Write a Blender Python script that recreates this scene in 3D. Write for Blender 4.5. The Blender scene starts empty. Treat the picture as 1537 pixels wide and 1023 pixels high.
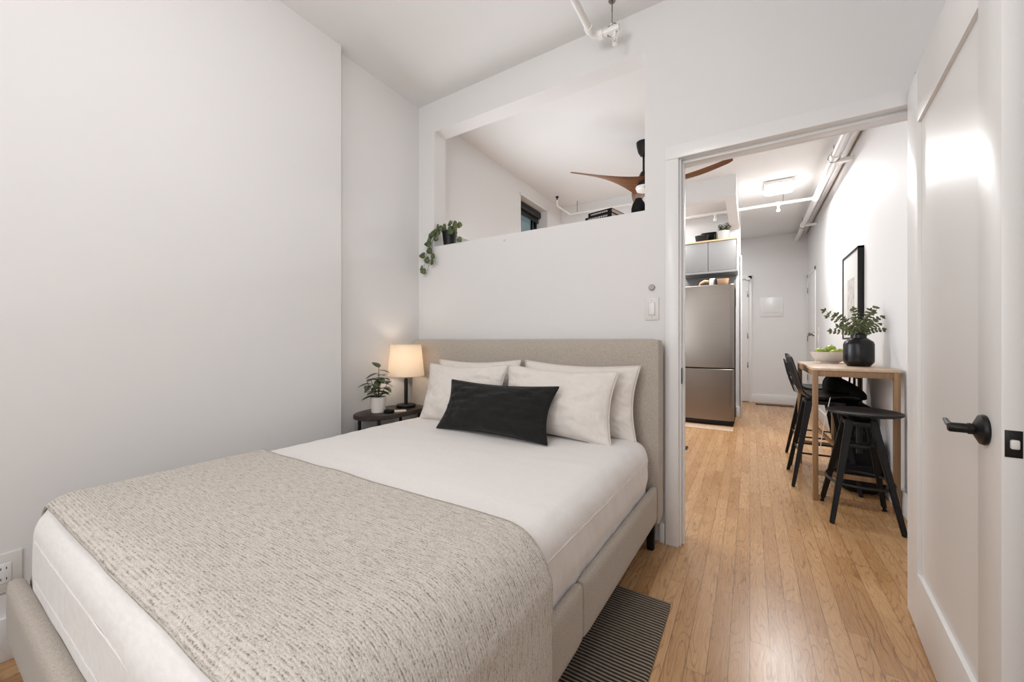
import bpy, bmesh, math, random
from mathutils import Vector, Matrix, Euler, noise
random.seed(7)
S = bpy.context.scene
C = S.collection
PI = math.pi
R = math.radians

# ------------------------------------------------------------------ camera
cam_d = bpy.data.cameras.new('camera')
cam_d.sensor_width = 36; cam_d.lens = 36*578/1537; cam_d.clip_start = .02
cam = bpy.data.objects.new('camera', cam_d); C.objects.link(cam)
cam.location = (0, 0, 1.1); cam.rotation_euler = (R(90), 0, R(31.67))
S.camera = cam
# ------------------------------------------------------------------ world and exposure
w = bpy.data.worlds.new('world'); S.world = w; w.use_nodes = True
bg = w.node_tree.nodes['Background']
bg.inputs[0].default_value = (.75, .86, 1, 1); bg.inputs[1].default_value = .35
S.view_settings.view_transform = 'Standard'; S.view_settings.look = 'None'
S.view_settings.gamma = 1; S.view_settings.use_curve_mapping = False
S.view_settings.exposure = 0.32
# ------------------------------------------------------------------ area lights
def area(name, loc, rot, sx, sy, power, col=(1, 1, 1), spread=180):
    d = bpy.data.lights.new(name, 'AREA'); d.shape = 'RECTANGLE'; d.size = sx; d.size_y = sy
    d.energy = power; d.color = col; d.spread = R(spread)
    o = bpy.data.objects.new(name, d); C.objects.link(o); o.location = loc; o.rotation_euler = rot
    return o
# daylight through the bedroom window in the wall behind the camera
area('daylight_bedroom', (-.75, -1.66, 1.75), (R(90), 0, 0), 1.7, 1.5, 25, (.98, .98, .985))
# added daylight fill at an unseen window in the left wall, below the sight line
area('living_fill', (-2.2, 3.1, 1.45), (0, R(-90), 0), 1.15, 1.15, 27, (.88, .94, 1))
# added unseen fills over kitchen and entry, then the lit hall ceiling lamp
area('kitchen_fill', (-1.3, 5.75, 2.9), (0, 0, 0), .5, .5, 27, (.97, .985, 1))
area('entry_fill', (-.6, 7.4, 2.9), (0, 0, 0), .4, .4, 5.5, (.97, .985, 1))
area('lamp_hall', (.295, 5.5, 2.862), (0, 0, 0), .24, .24, 30, (.98, .99, 1))
def point(name, loc, power, col, r):
    d = bpy.data.lights.new(name, 'POINT'); d.energy = power; d.color = col; d.shadow_soft_size = r
    o = bpy.data.objects.new(name, d); C.objects.link(o); o.location = loc; return o

# added unseen fill above the frame, for the bright pool on the left wall
point('bedroom_fill', (-.85, .45, 2.33), 16, (1, .985, .97), .14)

# ------------------------------------------------------------------ materials
def lin(c):
    return tuple(((x/255)/12.92 if x/255 <= .04045 else ((x/255+.055)/1.055)**2.4) for x in c) + (1,)
class NT:
    def __init__(s, m):
        s.t = m.node_tree; s.n = s.t.nodes; s.l = s.t.links; s.b = s.n['Principled BSDF']
    def new(s, typ, **kw):
        n = s.n.new(typ)
        for k, v in kw.items(): setattr(n, k, v)
        return n
    def set(s, sock, v):
        if isinstance(v, bpy.types.NodeSocket): s.l.new(v, sock)
        else: sock.default_value = v
    def math(s, op, a, b=0., c=None, clamp=False):
        n = s.new('ShaderNodeMath', operation=op, use_clamp=clamp)
        s.set(n.inputs[0], a); s.set(n.inputs[1], b)
        if c is not None: s.set(n.inputs[2], c)
        return n.outputs[0]
    def coord(s, kind='Object', scale=(1, 1, 1), rot=(0, 0, 0)):
        tc = s.new('ShaderNodeTexCoord'); mp = s.new('ShaderNodeMapping')
        s.l.new(tc.outputs[kind], mp.inputs[0]); mp.inputs['Scale'].default_value = scale
        mp.inputs['Rotation'].default_value = rot
        return mp.outputs[0]
    def noise(s, vec, scale, detail=3, rough=.5, dist=0.):
        n = s.new('ShaderNodeTexNoise'); s.l.new(vec, n.inputs['Vector'])
        n.inputs['Scale'].default_value = scale; n.inputs['Detail'].default_value = detail
        n.inputs['Roughness'].default_value = rough; n.inputs['Distortion'].default_value = dist
        return n.outputs['Fac']
    def ramp(s, f, stops):
        n = s.new('ShaderNodeValToRGB'); s.set(n.inputs[0], f); e = n.color_ramp.elements
        e[0].position, e[0].color = stops[0]; e[1].position, e[1].color = stops[-1]
        for p, c in stops[1:-1]:
            q = e.new(p); q.color = c
        return n.outputs[0]
    def mix(s, f, a, b, typ='MIX'):
        n = s.new('ShaderNodeMix', data_type='RGBA', blend_type=typ)
        s.set(n.inputs[0], f); s.set(n.inputs[6], a); s.set(n.inputs[7], b)
        return n.outputs[2]
    def bump(s, h, strength=.3, dist=.002):
        n = s.new('ShaderNodeBump'); s.l.new(h, n.inputs['Height'])
        n.inputs['Strength'].default_value = strength; n.inputs['Distance'].default_value = dist
        s.l.new(n.outputs[0], s.b.inputs['Normal'])
def mat(name, rgb, rough=.5, metal=0., var=.06, vscale=8, bump=0., bscale=200, bdist=.001, spec=.5, stretch=(1, 1, 1), coat=0., sheen=0.):
    m = bpy.data.materials.new(name); m.use_nodes = True; k = NT(m)
    c = lin(rgb)
    v = k.coord(scale=stretch)
    n = k.noise(v, vscale, 3)
    d = tuple(x*(1-var) for x in c[:3])+(1,); e = tuple(min(1, x*(1+var)) for x in c[:3])+(1,)
    k.l.new(k.ramp(n, [(.3, d), (.7, e)]), k.b.inputs['Base Color'])
    k.b.inputs['Roughness'].default_value = rough; k.b.inputs['Metallic'].default_value = metal
    k.b.inputs['Specular IOR Level'].default_value = spec
    k.b.inputs['Coat Weight'].default_value = coat; k.b.inputs['Sheen Weight'].default_value = sheen
    if bump: k.bump(k.noise(v, bscale, 2), bump, bdist)
    return m
M = {}
WALL = (229, 227, 226)
M['wall'] = mat('painted_wall', WALL, .62, var=.008, vscale=2, bump=.06, bscale=90, bdist=.002, spec=.3)
M['ceiling'] = mat('painted_ceiling', (233, 232, 231), .8, var=.008, vscale=2, spec=.2)
M['trim'] = mat('white_trim_paint', (233, 232, 231), .3, var=.01, vscale=3, spec=.5)
M['doorpaint'] = mat('door_gloss_paint', (233, 231, 229), .36, var=.006, vscale=3, bump=.03, bscale=14, bdist=.003, spec=.5)
M['pipe'] = mat('pipe_paint', (236, 234, 231), .3, var=.02, vscale=10)
M['black'] = mat('black_satin', (13, 13, 13), .42, var=.15, vscale=20, spec=.35)
M['blackwood'] = mat('black_stained_wood', (15, 14, 13), .5, var=.3, vscale=30, spec=.3, stretch=(4, 4, 1), bump=.15, bscale=60)
M['blackmatte'] = mat('black_matte', (11, 11, 12), .75, var=.2, vscale=20, spec=.25)
M['blackceramic'] = mat('black_ceramic', (12, 12, 13), .3, var=.1, vscale=20, spec=.4)
M['darkwood'] = mat('dark_walnut', (46, 35, 29), .35, var=.25, vscale=14, stretch=(6, 1, 6))
M['plastic'] = mat('white_plastic', (226, 223, 219), .35, var=.01)
M['chrome'] = mat('steel_hardware', (150, 147, 142), .3, metal=1, var=.05)
M['greycab'] = mat('grey_cabinet_paint', (128, 127, 126), .45, var=.02)
M['boardwood'] = mat('light_board_wood', (205, 165, 128), .5, var=.1, stretch=(1, 12, 12), vscale=8)
M['soil'] = mat('potting_soil', (40, 30, 24), .95, var=.4, vscale=120, bump=.6, bscale=160, bdist=.004)
M['ceramicwhite'] = mat('white_ceramic', (218, 212, 205), .35, var=.02, vscale=6)
M['pages'] = mat('book_pages', (206, 184, 170), .8, var=.12, vscale=60, stretch=(1, 1, 30))
M['greypot'] = mat('pale_grey_glaze', (176, 172, 168), .5, var=.05)
M['paper'] = mat('paper_card', (214, 205, 192), .7, var=.03)

def leafmat(name, a, b, rough=.45):
    m = bpy.data.materials.new(name); m.use_nodes = True; k = NT(m)
    n = k.noise(k.coord(), 28, 3)
    k.l.new(k.ramp(n, [(.3, lin(a)), (.7, lin(b))]), k.b.inputs['Base Color'])
    k.b.inputs['Roughness'].default_value = rough
    k.b.inputs['Subsurface Weight'].default_value = .05
    return m
M['leaf'] = leafmat('rubber_plant_leaf', (38, 52, 30), (66, 84, 50), .35)
M['vineleaf'] = leafmat('pothos_leaf', (52, 72, 40), (88, 108, 62), .4)
M['herb'] = leafmat('herb_leaf', (50, 66, 40), (92, 108, 72))
M['euca'] = leafmat('branch_leaf', (46, 60, 34), (92, 108, 58))
M['stem'] = mat('plant_stem', (74, 66, 44), .7, var=.2)

def woodfloor():
    m = bpy.data.materials.new('oak_strip_floor'); m.use_nodes = True; k = NT(m)
    tc = k.new('ShaderNodeTexCoord'); sp = k.new('ShaderNodeSeparateXYZ'); k.l.new(tc.outputs['Object'], sp.inputs[0])
    X, Y = sp.outputs[0], sp.outputs[1]
    x = k.math('DIVIDE', X, .0625); row = k.math('FLOOR', x); fx = k.math('FRACT', x)
    wn = k.new('ShaderNodeTexWhiteNoise', noise_dimensions='1D'); k.l.new(row, wn.inputs['W'])
    y = k.math('DIVIDE', k.math('ADD', Y, k.math('MULTIPLY', wn.outputs['Value'], 7.)), .82)
    col = k.math('FLOOR', y); fy = k.math('FRACT', y)
    cb = k.new('ShaderNodeCombineXYZ'); k.l.new(row, cb.inputs[0]); k.l.new(col, cb.inputs[1])
    w2 = k.new('ShaderNodeTexWhiteNoise', noise_dimensions='3D'); k.l.new(cb.outputs[0], w2.inputs['Vector'])
    rid = w2.outputs['Value']
    # grain space
    def gvec(ax, ay):
        c = k.new('ShaderNodeCombineXYZ')
        k.l.new(k.math('MULTIPLY_ADD', X, ax, k.math('MULTIPLY', rid, 53.)), c.inputs[0])
        k.l.new(k.math('MULTIPLY_ADD', Y, ay, k.math('MULTIPLY', rid, 17.)), c.inputs[1])
        k.l.new(k.math('MULTIPLY', rid, 29.), c.inputs[2]); return c.outputs[0]
    n1 = k.noise(gvec(15, 2.4), 1., 1.5, .4, .25)
    ring = k.math('ABSOLUTE', k.math('SINE', k.math('MULTIPLY', n1, 44.)))
    line = k.math('SUBTRACT', 1., k.math('MULTIPLY', ring, 2.3), clamp=True)
    n2 = k.noise(gvec(260, 9), 1., 3, .6)
    n3 = k.noise(gvec(3, 1.2), 1., 2, .5)
    base = k.ramp(rid, [(0., lin((176, 131, 86))), (.35, lin((188, 144, 98))), (.7, lin((198, 155, 110))), (1., lin((182, 136, 90)))])
    c = k.mix(k.math('MULTIPLY', line, .62), base, lin((122, 76, 40)))
    c = k.mix(k.math('MULTIPLY', k.math('SUBTRACT', .62, n2, clamp=True), .55), c, lin((150, 102, 60)))
    c = k.mix(k.math('MULTIPLY', k.math('SUBTRACT', n3, .45, clamp=True), 1.0), c, lin((222, 182, 136)))
    e1 = k.math('LESS_THAN', fx, .032); e2 = k.math('LESS_THAN', fy, .0022)
    e = k.math('MAXIMUM', e1, e2)
    c = k.mix(k.math('MULTIPLY', e, .8), c, lin((96, 62, 38)))
    k.l.new(c, k.b.inputs['Base Color'])
    k.l.new(k.math('MULTIPLY_ADD', n2, .12, .22), k.b.inputs['Roughness'])
    k.bump(k.math('SUBTRACT', k.math('MULTIPLY', n2, .12), k.math('MULTIPLY', e, 1.)), .25, .001)
    return m
M['floor'] = woodfloor()

def fabric(name, a, b, scale, rough=.9, bump=.5, bdist=.0015, stretch=(1, 1, 1), sheen=.2, detail=2):
    m = bpy.data.materials.new(name); m.use_nodes = True; k = NT(m)
    v = k.coord(scale=stretch); n = k.noise(v, scale, detail, .6)
    k.l.new(k.ramp(n, [(.32, lin(a)), (.66, lin(b))]), k.b.inputs['Base Color'])
    k.b.inputs['Roughness'].default_value = rough; k.b.inputs['Sheen Weight'].default_value = sheen
    k.b.inputs['Specular IOR Level'].default_value = .2
    k.bump(n, bump, bdist); return m
M['upholstery'] = fabric('taupe_upholstery', (166, 156, 145), (194, 184, 173), 300)
M['sheet'] = fabric('white_sheet', (234, 229, 226), (239, 236, 233), 40, bump=.12, bdist=.002, stretch=(1, 6, 1), sheen=.1)
M['pillowcase'] = fabric('cream_pillowcase', (224, 217, 209), (229, 222, 215), 30, bump=.12, bdist=.002, stretch=(1, 6, 1), sheen=.1)
M['velvet'] = fabric('charcoal_velvet', (24, 24, 23), (38, 38, 36), 300, sheen=.1, bump=.3)
def throwmat():
    m = bpy.data.materials.new('knitted_throw'); m.use_nodes = True; k = NT(m)
    uv = k.coord('UV')
    def mp(s):
        q = k.new('ShaderNodeMapping'); k.l.new(uv, q.inputs[0]); q.inputs['Scale'].default_value = s; return q.outputs[0]
    n1 = k.noise(mp((170, 300, 1)), 1., 2, .6, .4)
    n2 = k.noise(mp((26, 150, 1)), 1., 3, .6, .2)
    n3 = k.noise(mp((3, 8, 1)), 1., 2)
    n4 = k.noise(mp((600, 600, 1)), 1., 1)
    sp = k.new('ShaderNodeSeparateXYZ'); k.l.new(uv, sp.inputs[0])
    rows = k.math('MULTIPLY_ADD', k.math('SINE', k.math('ADD', k.math('MULTIPLY', sp.outputs[1], 2*PI/.0065), k.math('MULTIPLY', n1, 5.))), .5, .5)
    f = k.math('ADD', k.math('MULTIPLY', n1, .5), k.math('ADD', k.math('MULTIPLY', n2, .42), k.math('MULTIPLY', rows, .09)))
    c = k.ramp(f, [(.37, lin((132, 121, 110))), (.44, lin((194, 186, 176))), (.54, lin((218, 210, 201))), (.68, lin((230, 224, 216)))])
    c = k.mix(k.math('MULTIPLY', n3, .25), c, lin((214, 206, 197)))
    k.l.new(c, k.b.inputs['Base Color']); k.b.inputs['Roughness'].default_value = .95
    k.b.inputs['Sheen Weight'].default_value = .15; k.b.inputs['Specular IOR Level'].default_value = .15
    k.bump(k.math('ADD', f, k.math('MULTIPLY', n4, .15)), 1., .006); return m
M['throw'] = throwmat()
M['hem'] = fabric('throw_hem', (150, 140, 128), (200, 191, 180), 180, bump=.8, bdist=.003)
def rugmat():
    m = bpy.data.materials.new('ribbed_rug'); m.use_nodes = True; k = NT(m)
    tc = k.new('ShaderNodeTexCoord'); sp = k.new('ShaderNodeSeparateXYZ'); k.l.new(tc.outputs['Object'], sp.inputs[0])
    n = k.noise(k.coord(scale=(60, 220, 1)), 1., 3, .7)
    yy = k.math('ADD', k.math('MULTIPLY', sp.outputs[1], 2*PI/.0148), k.math('MULTIPLY', n, 1.8))
    s = k.math('MULTIPLY_ADD', k.math('SINE', yy), .5, .5)
    c = k.ramp(s, [(.3, lin((30, 24, 20))), (.66, lin((150, 136, 120))), (1., lin((178, 164, 146)))])
    c = k.mix(k.math('MULTIPLY', n, .6), c, lin((66, 54, 44)))
    k.l.new(c, k.b.inputs['Base Color']); k.b.inputs['Roughness'].default_value = .95
    k.bump(s, .8, .003); return m
M['rug'] = rugmat()
M['rug2'] = fabric('mottled_rug', (74, 66, 58), (186, 176, 162), 55, bump=.8, bdist=.004, stretch=(1, 2.5, 1), detail=4)
def metalmat(name, rgb, rough, aniso=True):
    m = bpy.data.materials.new(name); m.use_nodes = True; k = NT(m)
    k.b.inputs['Metallic'].default_value = 1
    n = k.noise(k.coord(scale=(2, 2, 400)), 1., 3)
    c = lin(rgb)
    k.l.new(k.ramp(n, [(.2, tuple(x*.86 for x in c[:3])+(1,)), (.8, c)]), k.b.inputs['Base Color'])
    k.l.new(k.math('MULTIPLY_ADD', n, .12, rough-.06), k.b.inputs['Roughness'])
    k.b.inputs['Anisotropic'].default_value = .8
    tg = k.new('ShaderNodeTangent'); tg.direction_type = 'RADIAL'; tg.axis = 'Z'; k.l.new(tg.outputs[0], k.b.inputs['Tangent']); return m
M['steel'] = metalmat('brushed_steel', (150, 141, 133), .34)
def woodmat(name, a, b, axis='Z', rough=.4, s=1.):
    m = bpy.data.materials.new(name); m.use_nodes = True; k = NT(m)
    st = {'X': (1.5, 26, 26), 'Y': (26, 1.5, 26), 'Z': (26, 26, 1.5)}[axis]
    v = k.coord(scale=tuple(q*s for q in st)); n = k.noise(v, 1.4, 4, .6, .4)
    k.l.new(k.ramp(n, [(.3, lin(a)), (.7, lin(b))]), k.b.inputs['Base Color'])
    k.b.inputs['Roughness'].default_value = rough; k.bump(n, .1, .001); return m
M['tabletop'] = woodmat('pale_oak_top', (196, 168, 142), (214, 188, 162), 'Y', .4)
M['tableleg'] = woodmat('oak_leg', (132, 100, 68), (164, 128, 92), 'Z', .5)
M['fanwood'] = woodmat('fan_walnut', (84, 52, 32), (128, 86, 56), 'X', .45)
def emit(name, rgb, e):
    m = bpy.data.materials.new(name); m.use_nodes = True; k = NT(m)
    k.b.inputs['Base Color'].default_value = lin(rgb); k.b.inputs['Emission Color'].default_value = lin(rgb)
    k.b.inputs['Emission Strength'].default_value = e; k.b.inputs['Roughness'].default_value = .4; return m
M['diffuser'] = emit('lit_diffuser', (255, 253, 250), 14.)
M['fanglow'] = emit('lit_fan_bowl', (215, 212, 208), .04)
M['bulb'] = emit('warm_bulb', (255, 220, 175), 3.)
def shademat():
    m = bpy.data.materials.new('linen_lamp_shade'); m.use_nodes = True; k = NT(m)
    n = k.noise(k.coord(scale=(300, 300, 60)), 1., 2)
    k.l.new(k.ramp(n, [(.3, lin((236, 226, 212))), (.7, lin((244, 236, 224)))]), k.b.inputs['Base Color'])
    k.b.inputs['Roughness'].default_value = .9
    tr = k.new('ShaderNodeBsdfTranslucent'); tr.inputs[0].default_value = lin((250, 240, 226))
    mx = k.new('ShaderNodeMixShader'); mx.inputs[0].default_value = .55
    out = k.n['Material Output']
    k.l.new(k.b.outputs[0], mx.inputs[1]); k.l.new(tr.outputs[0], mx.inputs[2]); k.l.new(mx.outputs[0], out.inputs[0])
    return m
M['shade'] = shademat()
def glassmat():
    m = bpy.data.materials.new('window_glass'); m.use_nodes = True; k = NT(m)
    k.b.inputs['Transmission Weight'].default_value = .9; k.b.inputs['Roughness'].default_value = .02
    n = k.noise(k.coord(), 3, 1)
    k.l.new(k.ramp(n, [(.2, lin((170, 190, 185))), (.8, lin((190, 205, 200)))]), k.b.inputs['Base Color']); return m
M['glass'] = glassmat()
def artmat():
    m = bpy.data.materials.new('pale_art_print'); m.use_nodes = True; k = NT(m)
    n = k.noise(k.coord(scale=(1, 6, 9)), 2., 4)
    k.l.new(k.ramp(n, [(.3, lin((176, 171, 166))), (.7, lin((208, 204, 200)))]), k.b.inputs['Base Color'])
    k.b.inputs['Roughness'].default_value = .6; return m
M['art'] = artmat()
M['apple'] = mat('green_apple', (146, 160, 52), .3, var=.22, vscale=30)
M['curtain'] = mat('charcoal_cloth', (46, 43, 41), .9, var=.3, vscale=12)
M['vent'] = mat('dark_vent', (64, 54, 46), .6, var=.2, vscale=40)
M['mesh'] = mat('mid_grey_dial', (176, 173, 170), .5, var=.05)

# ------------------------------------------------------------------ mesh helpers
def link(o, parent=None):
    C.objects.link(o)
    if parent is not None: o.parent = parent
    return o
class MB:
    def __init__(s): s.bm = bmesh.new()
    def box(s, lo, hi, bevel=0., seg=2, rot=None, piv=None):
        lo, hi = Vector(lo), Vector(hi); c = (lo+hi)/2; d = hi-lo
        t = bmesh.new(); bmesh.ops.create_cube(t, size=1)
        bmesh.ops.scale(t, vec=d, verts=t.verts)
        if bevel > 0:
            bmesh.ops.bevel(t, geom=t.edges[:], offset=min(bevel, min(d)*.49), segments=seg, affect='EDGES', profile=.5)
        bmesh.ops.translate(t, vec=c, verts=t.verts)
        if rot is not None:
            bmesh.ops.rotate(t, cent=piv if piv is not None else c, matrix=Euler(rot).to_matrix(), verts=t.verts)
        s.merge(t); return s
    def merge(s, t, mtx=None):
        me = bpy.data.meshes.new('tmp'); t.to_mesh(me); t.free()
        if mtx is not None: me.transform(mtx)
        s.bm.from_mesh(me); bpy.data.meshes.remove(me)
    def lathe(s, prof, c=(0, 0, 0), seg=32, cap=True):
        c = Vector(c); rings = []
        for r, z in prof:
            if r < 1e-6: rings.append([s.bm.verts.new(c+Vector((0, 0, z)))])
            else: rings.append([s.bm.verts.new(c+Vector((r*math.cos(2*PI*i/seg), r*math.sin(2*PI*i/seg), z))) for i in range(seg)])
        for a, b in zip(rings, rings[1:]):
            for i in range(seg):
                j = (i+1) % seg
                if len(a) == 1 and len(b) == 1: continue
                if len(a) == 1: s.bm.faces.new((a[0], b[i], b[j]))
                elif len(b) == 1: s.bm.faces.new((a[i], a[j], b[0]))
                else: s.bm.faces.new((a[i], a[j], b[j], b[i]))
        if cap:
            if len(rings[0]) > 1: s.bm.faces.new(rings[0][::-1])
            if len(rings[-1]) > 1: s.bm.faces.new(rings[-1])
        return s
    def tube(s, pts, rad, seg=12, closed=False, flat=1.):
        pts = [Vector(p) for p in pts]; n = len(pts); rings = []
        if not hasattr(rad, '__len__'): rad = [rad]*n
        up = None
        for i, p in enumerate(pts):
            if closed: d = pts[(i+1) % n]-pts[i-1]
            else: d = pts[min(i+1, n-1)]-pts[max(i-1, 0)]
            d.normalize()
            if up is None: up = Vector((0, 0, 1)) if abs(d.z) < .9 else Vector((1, 0, 0))
            a = d.cross(up).normalized(); b = a.cross(d).normalized(); up = b
            rings.append([s.bm.verts.new(p+rad[i]*(math.cos(2*PI*k/seg)*a+flat*math.sin(2*PI*k/seg)*b)) for k in range(seg)])
        m = n if closed else n-1
        for i in range(m):
            A, B = rings[i], rings[(i+1) % n]
            for k in range(seg):
                j = (k+1) % seg; s.bm.faces.new((A[k], A[j], B[j], B[k]))
        if not closed:
            s.bm.faces.new(rings[0][::-1]); s.bm.faces.new(rings[-1])
        return s
    def beam(s, p0, p1, w0, d0, w1=None, d1=None, side=(1, 0, 0), bevel=0.):
        # tapered rectangular bar
        w1 = w0 if w1 is None else w1; d1 = d0 if d1 is None else d1
        p0, p1 = Vector(p0), Vector(p1); d = (p1-p0).normalized(); b = d.cross(Vector(side)).normalized(); a = b.cross(d).normalized()
        t = bmesh.new(); v = []
        for p, w_, h_ in ((p0, w0, d0), (p1, w1, d1)):
            for sx, sy in ((-1, -1), (1, -1), (1, 1), (-1, 1)): v.append(t.verts.new(p+a*sx*w_/2+b*sy*h_/2))
        t.faces.new(v[:4][::-1]); t.faces.new(v[4:])
        for i in range(4):
            j = (i+1) % 4; t.faces.new((v[i], v[j], v[4+j], v[4+i]))
        if bevel: bmesh.ops.bevel(t, geom=t.edges[:], offset=bevel, segments=2, affect='EDGES')
        s.merge(t); return s
    def rbox(s, lo, hi, r, n=(12, 12, 6), fn=None):
        lo, hi = Vector(lo), Vector(hi); h = (hi-lo)/2; c = (lo+hi)/2; r = min(r, min(h)*.999)
        t = bmesh.new(); idx = {}
        def vert(i, j, k):
            key = (i, j, k)
            if key not in idx:
                p = Vector((-h.x+2*h.x*i/n[0], -h.y+2*h.y*j/n[1], -h.z+2*h.z*k/n[2]))
                q = Vector([max(-(h[a]-r), min(h[a]-r, p[a])) for a in range(3)])
                d = p-q
                if d.length > 1e-9: p = q+d.normalized()*r
                p = p+c
                if fn: p = fn(p)
                idx[key] = t.verts.new(p)
            return idx[key]
        for a, b, f in ((0, 1, 2), (1, 2, 0), (2, 0, 1)):
            for side in (0, n[f]):
                for i in range(n[a]):
                    for j in range(n[b]):
                        q = []
                        for di, dj in ((0, 0), (1, 0), (1, 1), (0, 1)):
                            k = [0, 0, 0]; k[a] = i+di; k[b] = j+dj; k[f] = side; q.append(vert(*k))
                        t.faces.new(q if side else q[::-1])
        s.merge(t); return s
    def obj(s, name, m, parent=None, sharp=40, loc=None, rot=None):
        bmesh.ops.recalc_face_normals(s.bm, faces=s.bm.faces)
        me = bpy.data.meshes.new(name)
        for f in s.bm.faces: f.smooth = True
        if sharp:
            lim = R(sharp)
            for e in s.bm.edges:
                if len(e.link_faces) == 2 and e.calc_face_angle(0) > lim: e.smooth = False
        s.bm.to_mesh(me); s.bm.free()
        me.materials.append(M[m] if isinstance(m, str) else m)
        o = bpy.data.objects.new(name, me); link(o, parent)
        if loc is not None: o.location = loc
        if rot is not None: o.rotation_euler = rot
        return o
def thing(name, label, cat, loc=(0, 0, 0), rz=0., group=None):
    o = bpy.data.objects.new(name, None); o.empty_display_size = .05
    C.objects.link(o); o.location = loc; o.rotation_euler = (0, 0, rz)
    return tag(o, label, cat, group)
def tag(o, label, cat, group=None):
    o['label'] = label; o['category'] = cat
    if group: o['group'] = group
    return o
def struct(o, label=None):
    o['kind'] = 'structure'
    if label: o['label'] = label
    return o
def one(mb, name, m, label, cat, loc, rot=None, group=None):
    return tag(mb.obj(name, m, None, loc=loc, rot=rot), label, cat, group)
def dup(root, loc, label=None, rz=None):
    r = root.copy(); C.objects.link(r); r.location = loc
    if rz is not None: r.rotation_euler = (0, 0, rz)
    if label: r['label'] = label
    for ch in list(root.children):
        c = ch.copy(); C.objects.link(c); c.parent = r
        for g in ch.children:
            d = g.copy(); C.objects.link(d); d.parent = c
    return r

# ------------------------------------------------------------------ the setting
CH = 2.96
struct(MB().box((-2.7, -1.95, -.12), (1.2, 8.5, 0)).obj('floor', 'floor'), 'honey oak strip floor running down the hallway')
struct(MB().box((-2.7, -1.95, CH), (1.2, 8.5, CH+.12)).obj('ceiling', 'ceiling'), 'plain white ceiling')
def wall(name, boxes, label, m='wall'):
    b = MB()
    for lo, hi in boxes: b.box(lo, hi)
    return struct(b.obj(name, m), label)
wall('wall_left', [((-2.4, -1.85, 0), (-2.19, 1.50, CH)), ((-2.4, 1.50, 0), (-2.25, 2.23, CH))], 'white wall along the left of the bed with a slight step')
SILL = 1.832
wall('wall_front', [((-2.4, 2.23, 0), (-.335, 2.36, SILL)), ((-2.4, 2.23, SILL), (-2.085, 2.36, 2.723)), ((-.4996, 2.23, SILL), (-.335, 2.36, 2.723)),
                    ((-2.4, 2.23, 2.723), (-.335, 2.36, CH)), ((-.335, 2.23, 2.10), (.62, 2.36, CH)), ((.62, 2.23, 0), (.9, 2.36, CH))],
     'white partition behind the bed with an interior opening')
wall('wall_right', [((.675, -1.85, 0), (.85, 2.23, CH))], 'white bedroom wall behind the open door')
wall('wall_back', [((-2.4, -1.85, 0), (-1.65, -1.7, CH)), ((.15, -1.85, 0), (.85, -1.7, CH)), ((-1.65, -1.85, 0), (.15, -1.7, .95)), ((-1.65, -1.85, 2.55), (.15, -1.7, CH))], 'bedroom wall facing the headboard')
# living room, kitchen and hall
wall('wall_living', [((-2.45, 2.36, 0), (-2.25, 2.5, CH)), ((-2.45, 2.5, 0), (-2.25, 3.7, .85)), ((-2.45, 2.5, 2.05), (-2.25, 3.7, CH)), ((-2.45, 3.7, 0), (-2.25, 3.83, CH)),
                     ((-2.45, 3.83, 0), (-2.25, 4.52, 1.0)), ((-2.45, 3.83, 2.795), (-2.25, 4.52, CH)), ((-2.45, 4.52, 0), (-2.25, 6.6, CH))], 'white living room wall with a deep window recess')
wall('wall_header', [((-2.25, 4.96, 2.72), (-.127, 5.09, CH)), ((-.24, 5.09, 2.72), (-.127, 6.45, CH))], 'dropped header beam above the kitchen')
wall('wall_kitchen', [((-2.45, 6.45, 0), (-.11, 6.60, CH))], 'white wall behind the refrigerator')
wall('wall_far', [((-1.2, 8.2, 0), (1.05, 8.35, CH)), ((-1.2, 6.6, 0), (-1.05, 8.2, CH))], 'white wall at the end of the hallway')
wall('wall_hall', [((.84, 2.36, 0), (1.0, 8.2, CH))], 'long white hallway wall beside the bar table')
# baseboards
def baseb(name, lo, hi, label=None):
    return struct(MB().box(lo, hi, .004).obj(name, 'trim'), label)
baseb('baseboard_left', (-2.19, -1.7, 0), (-2.172, 1.5, .15))
baseb('baseboard_front', (-.42, 2.212, 0), (-.392, 2.23, .11))
baseb('baseboard_far', (.02, 8.182, 0), (.84, 8.2, .15))
baseb('baseboard_hall', (.822, 2.38, 0), (.84, 7.2, .15))
b = MB().box((-.165, 6.432, 0), (-.11, 6.45, .16), .003).box((-.11, 6.43, 0), (-.095, 6.6, .16), .003)
struct(b.obj('baseboard_kitchen', 'trim'))
# trim_1: bedroom door casing and jambs
b = MB()
b.box((-.389, 2.208, 0), (-.322, 2.23, 2.0745), .003)
b.box((.602, 2.212, 0), (.672, 2.23, 2.0745), .003)
b.box((-.389, 2.208, 2.075), (.672, 2.23, 2.147), .003)
b.box((-.335, 2.2302, 0), (-.312, 2.3598, 2.0775), .001)
b.box((.602, 2.2302, 0), (.62, 2.3598, 2.0775), .001)
b.box((-.335, 2.2302, 2.078), (.62, 2.3598, 2.0995), .001)
b.box((-.3118, 2.262, 0), (-.300, 2.30, 2.0615), .001)
b.box((.59, 2.262, 0), (.6018, 2.30, 2.0615), .001)
b.box((-.3118, 2.262, 2.062), (.6018, 2.30, 2.0778), .001)
b.box((-.389, 2.3602, 0), (-.322, 2.38, 2.0775), .003); b.box((.602, 2.3602, 0), (.672, 2.38, 2.0775), .003); b.box((-.389, 2.3602, 2.078), (.672, 2.38, 2.147), .003)
t1 = struct(b.obj('trim_1', 'trim'), 'white casing around the bedroom doorway')
b = MB().box((-.3125, 2.2315, .87), (-.3095, 2.2600, .955), .001)
b.obj('strike_plate', 'black', t1)['label'] = 'black strike plate'
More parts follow.
